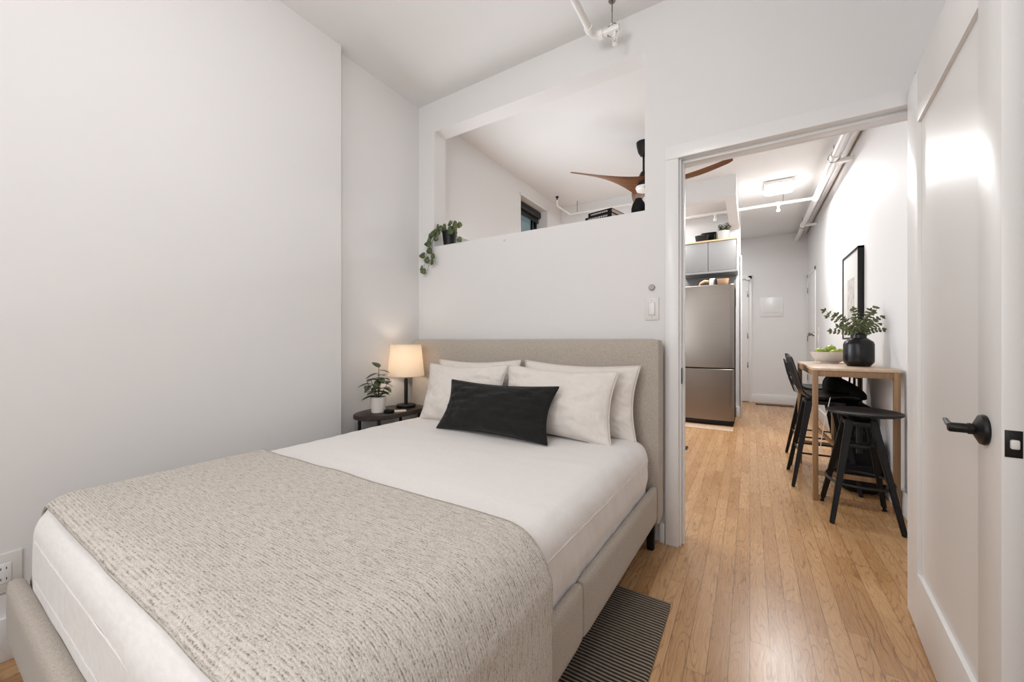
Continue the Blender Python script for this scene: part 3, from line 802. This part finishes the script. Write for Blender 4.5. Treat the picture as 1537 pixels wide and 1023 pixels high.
# ------------------------------------------------------------------ ceiling fan in the living room
fan = thing('ceiling_fan', 'three-blade ceiling fan with dark walnut blades and black motor', 'fan', (-.845, 3.72, 0))
MB().lathe([(.001, 2.835), (.030, 2.835), (.050, 2.87), (.062, 2.92), (.066, CH), (.001, CH)], seg=32).obj('canopy', 'black', fan)
MB().tube([(0, 0, 2.67), (0, 0, 2.84)], .010, 14).obj('downrod', 'black', fan)
MB().lathe([(.001, 2.685), (.022, 2.685), (.034, 2.665), (.05, 2.63), (.075, 2.595), (.08, 2.57), (.075, 2.545), (.001, 2.54)], seg=36).obj('motor', 'black', fan)
MB().lathe([(.076, 2.542), (.074, 2.53), (.06, 2.505), (.03, 2.492), (.001, 2.49)], seg=32, cap=False).obj('light_bowl', 'fanglow', fan)
for aa in (-5, 104, 226):
    b = MB(); rows = []; n = 26
    for i in range(n+1):
        t = i/n; r = .03+.70*t
        wdt = .13*(1-t)**2.2+.085*(1-.25*t)-(0 if t < .95 else .02*((t-.95)/.05)**2)
        sweep = .05*math.sin(PI*t)-.0
        z = 2.555+.045*t*t
        tw = R(30)*(1-t)**2-R(15)*min(1, t*1.4)
        row = []
        for s_, th in ((-.5, 0), (-.3, .006), (0, .009), (.3, .006), (.5, 0), (.3, -.006), (0, -.009), (-.3, -.006)):
            y = s_*wdt; zz = th*(1-.5*t)
            row.append(b.bm.verts.new((r, y*math.cos(tw)-zz*math.sin(tw)+sweep, z+y*math.sin(tw)+zz*math.cos(tw))))
        rows.append(row)
    for A, B in zip(rows, rows[1:]):
        for i in range(8): b.bm.faces.new((A[i], A[(i+1) % 8], B[(i+1) % 8], B[i]))
    b.bm.faces.new(rows[0]); b.bm.faces.new(rows[-1])
    b.obj('blade', 'fanwood', fan, rot=(0, 0, R(aa)))
# living room corner pipe
lp_ = thing('sprinkler_pipe', 'thin white pipe with a dark sprinkler cap in the far living room corner', 'pipe')
MB().tube([(-2.06, 4.42, 2.80), (-2.05, 4.80, 2.80)], .012, 12).tube([(-2.05, 4.80, 2.80), (-1.2, 4.85, 2.80)], .012, 12).tube([(-2.06, 4.42, 2.80), (-2.06, 4.42, 2.87)], .012, 12).obj('pipe', 'pipe', lp_)
MB().tube([(-2.06, 4.42, 2.87), (-2.06, 4.42, 2.90)], .008, 10).tube([(-2.06, 4.42, 2.90), (-2.06, 4.42, 2.915)], .02, 12).obj('sprinkler_head', 'black', lp_)
MB().tube([(-1.95, 4.81, 2.80), (-1.95, 4.81, 2.96)], .004, 8).obj('hanger', 'chrome', lp_)

# ------------------------------------------------------------------ kitchen
fr = thing('refrigerator', 'tall stainless steel bottom-freezer refrigerator seen through the doorway', 'refrigerator', (-.166, 5.67, 0))
W = .70
MB().box((-W, .055, .03), (-.002, .70, 1.835), .004).obj('body', 'blackmatte', fr)
def frdoor(z0, z1):
    b = MB(); n = 24; ring = []
    for z in (z0, z0+.006, z1-.006, z1):
        ins = .004 if z in (z0, z1) else 0
        row = []
        for i in range(n+1):
            t = i/n; x = -W+ins+(W-2*ins)*t; e = abs(2*t-1)
            y = .03-.03*math.cos((t-.5)*PI)*1.0+ (.012*max(0, (e-.94)/.06)**2)
            row.append((x, y+ins))
        ring.append([b.bm.verts.new((x, y, z)) for x, y in row]+[b.bm.verts.new((-ins, .05, z)), b.bm.verts.new((-W+ins, .05, z))])
    m_ = len(ring[0])
    for A, B in zip(ring, ring[1:]):
        for i in range(m_): b.bm.faces.new((A[i], A[(i+1) % m_], B[(i+1) % m_], B[i]))
    b.bm.faces.new(ring[0][::-1]); b.bm.faces.new(ring[-1]); return b
frdoor(.75, 1.835).obj('upper_door', 'steel', fr, sharp=30); frdoor(.065, .735).obj('freezer_drawer', 'steel', fr, sharp=30)
MB().box((-W+.01, .03, .0), (-.01, .60, .062), .003).obj('plinth', 'black', fr)
b = MB()
for i in range(9): b.box((-.40+.0085*i, .0008, 1.705), (-.394+.0085*i, .0035, 1.712))
b.obj('badge', 'black', fr)
# upper cabinets: two units
def cabinet(x0, x1, label):
    o = thing('wall_cabinet', label, 'cabinet', (x0, 6.10, 2.085))
    MB().box((0, .02, 0), (x1-x0, .35, .415), .001).obj('body', 'greycab', o)
    dd = MB().box((.002, 0, .002), (x1-x0-.002, .019, .413), .002).obj('door', 'greycab', o)
    return o
cabinet(-.498, -.157, 'grey flat-front wall cabinet above the refrigerator, right of the pair')
cabinet(-.84, -.501, 'grey flat-front wall cabinet above the refrigerator, left of the pair')
one(MB().box((-.70, -.012, 0), (.0, .345, .022), .002), 'shelf_board', 'boardwood', 'thin pale wood board lying along the top of the grey cabinets', 'shelf', (-.150, 6.10, 2.50))
one(MB().box((-.70, -.015, 0), (.0, .345, .03), .003), 'shelf_board', 'greycab', 'grey shelf board under the wall cabinets above the refrigerator', 'shelf', (-.140, 6.095, 2.05))
one(MB().box((-.70, 0, 0), (0, .012, .46), .002), 'shadow_panel', 'greycab', 'plain grey panel painting the shadow on the wall behind the refrigerator top', 'panel', (-.165, 6.437, 1.59))  # grey sheet stands for the shade beneath the cabinets
# on top of the cabinets
tr = thing('tray', 'black oval roasting tray in front of another on the cabinets', 'tray', (-.585, 6.21, 2.522), 0)
def basket(w, d, h, wall=.006):
    b = MB(); seg = 32; pr = [(.80, 0), (.84, .004), (1, h), (.97, h), (.80, .01), (.01, .008)]
    rings = []
    for s_, z in pr: rings.append([b.bm.verts.new((w/2*s_*math.copysign(abs(math.cos(t))**.6, math.cos(t)), d/2*s_*math.copysign(abs(math.sin(t))**.6, math.sin(t)), z)) for t in [2*PI*i/seg for i in range(seg)]])
    for A, B in zip(rings, rings[1:]):
        for i in range(seg): b.bm.faces.new((A[i], A[(i+1) % seg], B[(i+1) % seg], B[i]))
    b.bm.faces.new(rings[0][::-1]); b.bm.faces.new(rings[-1]); return b
basket(.19, .12, .10).obj('tray_body', 'black', tr)
MB().tube([(.095*math.cos(t), .06*math.sin(t), .10) for t in [2*PI*i/32 for i in range(32)]], .005, 6, closed=True).obj('rim', 'chrome', tr)
one(basket(.22, .15, .15), 'tray', 'blackmatte', 'deep black dish at the back on the cabinets beside the herb pot', 'tray', (-.50, 6.32, 2.522))
hb = thing('potted_plant', 'little leafy herb in a pale grey pot on the wall cabinets', 'plant', (-.318, 6.20, 2.522))
MB().lathe([(.001, 0), (.062, 0), (.078, .04), (.084, .125), (.076, .125), (.074, .11), (.001, .105)], seg=28).obj('pot', 'greypot', hb)
b = MB(); rnd = random.Random(5)
st = MB()
for k in range(26):
    a = rnd.uniform(0, 2*PI); l = rnd.uniform(.3, 1.); h = .07+.06*rnd.random()
    tip = Vector((math.cos(a)*l*.10, math.sin(a)*l*.07, .115+h*(1.2-l*.4)))
    p0 = Vector((math.cos(a)*.03, math.sin(a)*.03, .105)); st.tube([p0, p0.lerp(tip, .5)+Vector((0, 0, .01)), tip], .0018, 5)
    for q in range(5):
        t = .35+.65*q/4; aa = a+q*2.4
        leaf(b, p0.lerp(tip, t), (math.cos(aa), math.sin(aa), .4), .034, .018, .5)
for k in range(7):
    leaf(b, (-.085-.01*(k % 2), -.04, .11-.013*k), (-.5 if k % 2 else .3, -.3, -.6), .032, .02, .4)
st.obj('stem', 'stem', hb); nrecalc_obj(b, 'foliage', 'herb', hb)
# on top of the refrigerator
one(basket(.16, .13, .09), 'basket', 'boardwood', 'small tan basket standing on the right of the refrigerator top', 'basket', (-.31, 5.84, 1.835))
q = MB().lathe([(.001, 0), (.035, 0), (.04, .004), (.04, .095), (.034, .105), (.001, .105)], seg=24)
one(q, 'jar', 'ceramicwhite', 'pale jar between the baskets on the refrigerator top', 'jar', (-.425, 5.84, 1.835))
q = MB().tube([(-.07, 0, .006), (-.05, 0, .05), (0, 0, .075), (.05, 0, .07), (.075, 0, .03)], [.012, .02, .025, .02, .01], 10)
one(q, 'bread_loaf', 'boardwood', 'small brown loaf-shaped item beside the pale jar on the refrigerator', 'bread', (-.52, 5.86, 1.835))
q = MB().lathe([(.001, 0), (.016, 0), (.016, .09), (.009, .10), (.009, .115), (.001, .115)], seg=16)
one(q, 'bottle', 'black', 'slim black bottle on the refrigerator beside the tan basket', 'bottle', (-.378, 5.80, 1.835))

# ------------------------------------------------------------------ hall ceiling: lamp, pipes
cl = thing('ceiling_light', 'lit flush white ceiling light in the hallway', 'ceiling light', (.295, 5.52, CH))
MB().rbox((-.15, -.15, -.055), (.15, .15, 0), .02, (14, 14, 4)).obj('frame', 'pipe', cl)
MB().rbox((-.143, -.143, -.092), (.143, .143, -.035), .028, (14, 14, 6)).obj('diffuser', 'diffuser', cl)
hp_ = thing('ceiling_pipe', 'thick white pipe running the length of the hallway ceiling', 'pipe')
MB().tube([(.68, 2.36, 2.84), (.685, 5.9, 2.84), (.69, 8.2, 2.84)], .031, 20).obj('pipe', 'pipe', hp_)
for y in (3.95, 4.65, 5.93, 7.2):
    MB().tube([(.682, y-.02, 2.84), (.682, y+.02, 2.84)], .040, 20).obj('coupling', 'pipe', hp_)
for y in (4.02, 4.72, 7.25):
    MB().tube([(.682+.045*math.cos(a), y, 2.84+.045*math.sin(a)) for a in [2*PI*i/24 for i in range(24)]], .004, 6, closed=True).tube([(.682, y, 2.885), (.682, y, CH)], .004, 6).obj('hanger_ring', 'chrome', hp_)
MB().box((.70, 4.78, 2.815), (.84, 4.84, 2.85), .003).obj('wall_bracket', 'pipe', hp_)
MB().box((.70, 7.12, 2.80), (.84, 7.16, 2.83), .003).obj('wall_bracket', 'pipe', hp_)
one(MB().box((-.018, -2.9, -.018), (.018, 2.9, .018), .005), 'conduit', 'pipe', 'slim square white conduit along the hallway ceiling beside the thick pipe', 'conduit', (.80, 5.28, 2.94))
cx = thing('sprinkler_pipe', 'white sprinkler branch pipe crossing the hallway ceiling into the kitchen', 'pipe')
MB().tube([(-2.2, 5.93, 2.84), (.68, 5.93, 2.84)], .019, 16).obj('pipe', 'pipe', cx)
for x in (.31, -.40):
    MB().tube([(x, 5.93, 2.84), (x, 5.93, 2.77)], .013, 12).lathe([(.001, 2.775), (.02, 2.77), (.022, 2.745), (.012, 2.735), (.001, 2.735)], (x, 5.93, 0), 16).tube([(x-.024, 5.93, 2.84), (x+.024, 5.93, 2.84)], .025, 14).obj('sprinkler_head', 'pipe', cx)
MB().tube([(.36, 5.93, 2.86), (.36, 5.93, CH)], .004, 6).obj('hanger', 'chrome', cx)

# far wall access panel, hall doors
ap = thing('access_panel', 'flat white electrical access panel on the far hallway wall', 'panel', (.35, 8.2, 1.70))
MB().box((-.19, -.010, -.17), (.15, 0, .17), .003).obj('frame', 'trim', ap)
MB().box((-.13, -.016, -.10), (.09, -.008, .12), .003).obj('panel_door', 'trim', ap)
d2 = struct(MB().box((.828, 7.25, 0), (.842, 7.31, 2.22), .003).box((.828, 8.12, 0), (.842, 8.18, 2.22), .003).box((.828, 7.25, 2.16), (.842, 8.18, 2.22), .003).obj('door_2', 'trim'), 'white door in the hallway side wall near the far end')
MB().box((.833, 7.31, .01), (.848, 8.12, 2.16), .002).obj('door_leaf', 'doorpaint', d2)
MB().lathe([(.001, 0), (.026, 0), (.024, .02), (.012, .03), (.026, .05), (.026, .07), (.001, .08)], seg=18).obj('door_knob', 'chrome', d2, loc=(.833, 7.38, 1.20), rot=(0, R(-90), 0))
for z in (.45, 1.1, 1.9): MB().box((.822, 8.09, z), (.832, 8.12, z+.09), .002).obj('hinge', 'chrome', d2)
d3 = struct(MB().box((-.02, 8.175, 0), (.035, 8.2, 2.28), .003).box((-.95, 8.175, 2.22), (.035, 8.2, 2.30), .003).obj('door_3', 'trim'), 'white door at the far left corner of the hallway')
MB().box((-.9, 8.16, .01), (-.02, 8.19, 2.2), .002).box((-.06, 8.12, 2.20), (.01, 8.2, 2.24), .003).obj('door_leaf', 'doorpaint', d3)
for z in (.62, 1.15, 1.9): MB().box((-.035, 8.150, z), (-.018, 8.162, z+.1), .002).obj('hinge', 'chrome', d3)
b = MB().box((.10, 7.86, .0), (.62, 8.02, .010), .003)
fv = thing('floor_vent', 'long dark metal floor register at the end of the hallway', 'vent', (.36, 7.95, 0))
MB().box((-.27, -.07, 0), (.27, .07, .010), .003).obj('frame', 'vent', fv)
b = MB()
for i in range(26): b.box((-.25+.02*i, -.05, .009), (-.243+.02*i, .05, .0115))
b.obj('grille', 'black', fv)
fv2 = one(MB().box((-.12, -.06, 0), (.0, .06, .010), .003), 'floor_vent', 'black', 'small black floor register partly hidden by the doorway casing', 'vent', (-.54, 4.30, 0))
struct(MB().box((-.87, 5.36, 0), (-.17, 5.60, .008), .003).obj('trim_3', 'tabletop'), 'flat wood threshold strip in front of the refrigerator')
one(MB().box((-.006, -.035, -.18), (0, .035, .18), .003).box((-.012, -.02, -.05), (-.004, .02, .07), .003), 'intercom', 'plastic', 'slim white intercom on the hallway wall beside the far door', 'intercom', (.84, 6.98, 1.12))

# picture
pf = thing('picture_frame', 'tall black framed pale print on the hallway wall above the table', 'picture', (.84, 4.74, 1.52))
fy, fz, ft, fd = .33, .405, .018, .042
b = MB().box((-fd, -fy, -fz), (0, -fy+ft, fz), .001).box((-fd, fy-ft, -fz), (0, fy, fz), .001).box((-fd, -fy, -fz), (0, fy, -fz+ft), .001).box((-fd, -fy, fz-ft), (0, fy, fz), .001)
b.obj('frame', 'black', pf)
MB().box((-.034, -fy+ft, -fz+ft), (-.01, fy-ft, fz-ft)).obj('mat_board', 'plastic', pf)
MB().box((-.0355, -.15, -.24), (-.034, .13, .16)).obj('print', 'art', pf)

# ------------------------------------------------------------------ bar table
tb = thing('bar_table', 'tall pale oak bar table against the hallway wall', 'table', (.585, 3.86, 0))
TX0, TX1, TY0, TY1, TH = -.215, .232, -.50, .50, .915
MB().box((TX0, TY0, TH-.018), (TX1, TY1, TH), .003).obj('tabletop', 'tabletop', tb)
lx0, lx1, ly0, ly1 = TX0+.018, TX1-.018, TY0+.018, TY1-.018
for x in (lx0, lx1):
    for y in (ly0, ly1):
        MB().box((x-.0155, y-.0155, 0), (x+.0155, y+.0155, TH-.018), .002).obj('leg', 'tableleg', tb)
for y in (ly0, ly1): MB().box((lx0+.0145, y-.010, TH-.058), (lx1-.0145, y+.010, TH-.018), .001).obj('apron', 'tableleg', tb)
for x in (lx0, lx1): MB().box((x-.010, ly0+.0145, TH-.058), (x+.010, ly1-.0145, TH-.018), .001).obj('apron', 'tableleg', tb)
for y in (ly0, ly1): MB().box((lx0+.0145, y-.009, .175), (lx1-.0145, y+.009, .205), .001).obj('stretcher', 'tableleg', tb)
MB().box((lx0+.0145, ly0-.009, .012), (lx1-.0145, ly0+.009, .036), .001).obj('stretcher', 'tableleg', tb)
MB().box((.0, .28, 0), (.034, .314, TH-.06), .002).obj('inner_leg', 'tableleg', tb)
MB().beam((-.10, .30, .36), (.06, .02, .20), .018, .03, side=(1, 0, 0)).obj('brace', 'tableleg', tb)
# vase with branches
vz = thing('vase_with_branches', 'black jar vase holding leafy green branches on the bar table', 'vase', (.682, 3.745, TH))
MB().lathe([(.001, 0), (.060, 0), (.066, .003), (.085, .028), (.088, .040), (.088, .160), (.081, .180), (.056, .200), (.046, .207), (.044, .231), (.047, .235), (.040, .235), (.038, .21), (.001, .20)], seg=48).obj('vase', 'blackceramic', vz)
rnd = random.Random(21); b = MB(); st = MB()
# branches mostly spread in the plane facing the viewer (left-right = camera right vector)
rv = Vector((.851, .525, 0)); dv = Vector((-.525, .851, 0))
spec = [(-.26, .15, -.04), (-.21, .20, .05), (-.19, .08, -.05), (-.13, .17, .03), (-.07, .20, -.04), (0, .21, .04), (.06, .18, -.05), (.16, .22, .03), (.17, .15, -.02), (.16, .10, .0), (.13, .06, -.05), (-.15, .05, .06), (.03, .15, .08), (-.09, .11, -.08), (.10, .13, .05), (.03, .12, -.09), (-.05, .08, .09), (.08, .2, .0)]
for sx, sz, sd in spec:
    p0 = Vector((0, 0, .22)); 
    if sx > .1 : sx = min(sx, .15)
    p2 = p0+rv*sx+dv*sd+Vector((0, 0, sz-.01)); p1 = p0+rv*sx*.35+dv*sd*.35+Vector((0, 0, sz*.62))
    if p2.x > .155: p2.x = .155
    P = [(1-t)**2*p0+2*t*(1-t)*p1+t*t*p2 for t in [i/8 for i in range(9)]]
    st.tube(P, [.0022-.0013*i/8 for i in range(9)], 6)
    for i in range(2, 9):
        d = (P[i]-P[i-1]).normalized()
        for s_ in (1, -1):
            sdv = d.cross(Vector((rnd.uniform(-.4, .4)-.3, -.9, rnd.uniform(-.2, .6)))).normalized()*s_
            leaf(b, P[i], (d*.5+sdv), rnd.uniform(.020, .032), rnd.uniform(.013, .020), .4, up=Vector((rnd.uniform(-.5, .1), -.8, rnd.uniform(.2, .8))))
    leaf(b, P[-1], P[-1]-P[-2], .03, .016, .3, up=Vector((-.3, -.8, .4)))
st.obj('branch', 'stem', vz); nrecalc_obj(b, 'foliage', 'euca', vz)
# bowl with apples
BX, BY = .575, 4.16
bw = MB().lathe([(.001, 0), (.058, 0), (.060, .006), (.078, .014), (.115, .045), (.133, .085), (.136, .094), (.132, .094), (.112, .050), (.07, .022), (.001, .018)], seg=48)
one(bw, 'fruit_bowl', 'ceramicwhite', 'wide white footed bowl of green apples on the bar table', 'bowl', (BX, BY, TH))
def apple(label, loc, r, rot):
    o = thing('apple', label, 'apple', (BX+loc[0], BY+loc[1], TH+loc[2]), 0, 'green apples in the white bowl')
    o.rotation_euler = rot
    pr = []
    for i in range(17):
        a = -PI/2+PI*i/16; rr_ = r*math.cos(a)*(1+.06*math.sin(a)); z = r*.9*math.sin(a)
        if i > 12: z -= r*.22*((i-12)/4)**2
        if i < 3: z += r*.10*((3-i)/3)**2
        pr.append((max(rr_, .0005), z))
    MB().lathe(pr, seg=24).obj('flesh', 'apple', o, sharp=0)
    MB().tube([(0, 0, r*.55), (.002, 0, r*.85), (.005, 0, r*1.1)], .0014, 6).obj('stalk', 'stem', o)
apple('green apple at the top centre of the pile in the bowl', (.005, .0, .118), .037, (.2, .1, 0))
apple('green apple at the left of the pile in the bowl', (-.070, -.035, .096), .035, (.3, -.3, 1))
apple('green apple at the right of the pile in the bowl', (.062, .045, .090), .035, (-.3, .4, 2))
apple('green apple low at the front of the bowl, below the top one', (.018, -.062, .082), .034, (.5, 0, 3))
apple('green apple at the back of the bowl', (-.035, .062, .088), .034, (-.4, .1, 4))

# ------------------------------------------------------------------ round bar stool
so = thing('bar_stool', 'round-topped black adjustable stool nearest the doorway, at the bar table end', 'stool', (.583, 3.19, 0), 0)
MB().lathe([(.001, .636), (.120, .638), (.172, .648), (.182, .656), (.180, .665), (.168, .668), (.06, .662), (.001, .661)], (.022, 0, 0), seg=48).obj('seat', 'blackwood', so)
MB().lathe([(.001, .40), (.016, .40), (.016, .60), (.05, .605), (.07, .63), (.001, .632)], seg=20).obj('screw_column', 'black', so)
MB().box((-.075, -.075, .575), (.075, .075, .605), .006).obj('bracket', 'black', so); MB().box((-.062, -.062, .44), (.062, .062, .462), .004).obj('bracket', 'black', so)
for sx, sy in ((-1, -1), (1, -1), (-1, 1), (1, 1)):
    MB().beam((sx*.16, sy*.195, 0), (sx*.055, sy*.055, .61), .024, .026, .038, .040, side=(1, 0, 0), bevel=.004).obj('leg', 'blackwood', so)
ringp = []
rz_ = .235
for i in range(40):
    a = 2*PI*i/40; ringp.append((.157*math.copysign(abs(math.cos(a))**.8, math.cos(a)), .178*math.copysign(abs(math.sin(a))**.8, math.sin(a)), rz_))
MB().tube(ringp, .009, 8, closed=True).obj('footrest_ring', 'black', so)

# ------------------------------------------------------------------ bar chairs
def barchair(label, loc):
    o = thing('bar_chair', label, 'chair', loc, 0, None)
    # side profile (x forward = +X toward wall), origin under seat centre
    prof = [(-.225, .985, .105), (-.218, .955, .14), (-.205, .90, .17), (-.19, .84, .20), (-.175, .78, .205), (-.155, .72, .21), (-.12, .672, .215), (-.07, .652, .215), (-.01, .652, .215), (.06, .660, .212), (.12, .668, .205), (.17, .668, .19), (.20, .655, .165)]
    b = MB(); rows = []; nn = 16
    for x, z, hw in prof:
        row = []
        back = max(0, min(1, (z-.66)/.12)) if x < -.1 else 0
        for i in range(nn+1):
            s_ = -1+2*i/nn; cup = abs(s_)**2.2
            row.append(b.bm.verts.new((x+.022*back*cup, s_*hw, z+.03*(1-back)*cup*.8)))
        rows.append(row)
    for A, B in zip(rows, rows[1:]):
        for i in range(nn): b.bm.faces.new((A[i], A[i+1], B[i+1], B[i]))
    sh_ = b.obj('seat_shell', 'black', o, sharp=0)
    md = sh_.modifiers.new('s', 'SOLIDIFY'); md.thickness = .014
    md = sh_.modifiers.new('u', 'SUBSURF'); md.levels = 1; md.render_levels = 1
    rb = MB()
    for i in range(-4, 5):
        y = i*.035; rb.tube([(-.232+.022*abs(i/5)**2.2*.9, y*.85, .93), (-.205+.022*abs(i/5)**2.2*.9, y, .80), (-.172+.04*abs(i/5)**2.2, y, .70)], .0025, 6)
    rb.obj('back_ribs', 'black', o)
    MB().box((-.11, -.11, .615), (.13, .11, .645), .01).obj('seat_base', 'black', o)
    for sx, sy in ((-1, -1), (-1, 1), (1, -1), (1, 1)):
        MB().beam((sx*.195, sy*.225, 0), (sx*.085, sy*.10, .635), .022, .022, .042, .036, bevel=.003).obj('leg', 'blackwood', o)
    z = .25; k = 1-z/.635*.0
    fx_, fy_ = .195-.11*z/.635, .225-.125*z/.635
    for p, q in (((-fx_, -fy_), (fx_, -fy_)), ((-fx_, fy_), (fx_, fy_)), ((-fx_, -fy_), (-fx_, fy_)), ((fx_, -fy_), (fx_, fy_))):
        MB().tube([(p[0], p[1], z), (q[0], q[1], z)], .007, 8).obj('footrest_bar', 'black', o)
    return o
ch = barchair('black moulded bar chair, nearer of the two tucked under the table', (.475, 3.82, 0))
dup(ch, (.505, 4.44, 0), 'black moulded bar chair, farther of the two, at the table end by the far wall')

# ------------------------------------------------------------------ black luggage under the table
sc = thing('suitcase', 'upright black suitcase standing under the bar table by the wall', 'suitcase', (.70, 4.12, 0), 0)
MB().rbox((-.10, -.20, .03), (.11, .20, .60), .04, (10, 16, 20)).obj('shell', 'blackmatte', sc)
MB().tube([(.04, -.09, .59), (.04, -.09, .80), (.04, .09, .80), (.04, .09, .59)], .009, 8).obj('handle', 'black', sc)
for y in (-.16, .16):
    for x in (-.07, .08): MB().tube([(x, y-.012, .02), (x, y+.012, .02)], .02, 14).obj('wheel', 'black', sc)
bg_ = MB().rbox((-.15, -.16, 0), (.11, .17, .23), .10, (20, 20, 14), lambda p: Vector((p.x, p.y, p.z*(1-.55*max(0, min(1, (p.x+.10)/.22))) if p.z > .06 else p.z)))
bo = one(bg_, 'bag', 'blackmatte', 'slouching black soft bag lying on top of the suitcase under the table', 'bag', (.68, 4.13, .601))
MB().tube([(-.06, -.1, .18), (-.05, -.12, .24), (0, -.05, .26), (.03, .06, .22), (.03, .1, .13)], .007, 8).obj('strap', 'black', bo)
bp = MB().rbox((-.14, -.13, 0), (.14, .13, .40), .09, (16, 16, 18), lambda p: Vector((p.x*(1-.2*p.z/.4), p.y*(1-.3*p.z/.4), p.z)))
bo2 = one(bp, 'backpack', 'blackmatte', 'black backpack slumped on the floor in front of the suitcase', 'backpack', (.685, 3.76, 0))
MB().rbox((-.11, -.15, .05), (.09, -.11, .22), .015, (8, 4, 8)).obj('pocket', 'blackmatte', bo2)
MB().tube([(-.02, .0, .385), (-.02, .0, .43), (.03, .0, .43), (.03, .0, .385)], .006, 8).obj('grab_loop', 'black', bo2)
one(MB().tube([(.50, 3.60, .69), (.475, 3.60, .55), (.452, 3.60, .40), (.44, 3.60, .28)], .0028, 6), 'cable', 'plastic', 'thin white cable hanging down beneath the bar table', 'cable', (0, 0, 0))

# unseen pendant fitting added to carry the bedroom fill light, above the frame
bl = thing('added_pendant', 'added unseen pendant on a thin cord carrying the bedroom fill light', 'lamp', (-.85, .45, CH))
MB().lathe([(.001, 0), (.055, 0), (.055, -.02), (.001, -.025)], seg=24).obj('canopy', 'pipe', bl)
MB().tube([(0, 0, -.02), (0, 0, -.47)], .003, 8).obj('cord', 'pipe', bl)
MB().lathe([(.001, -.47), (.02, -.47), (.025, -.50), (.001, -.505)], seg=20).obj('holder', 'chrome', bl)
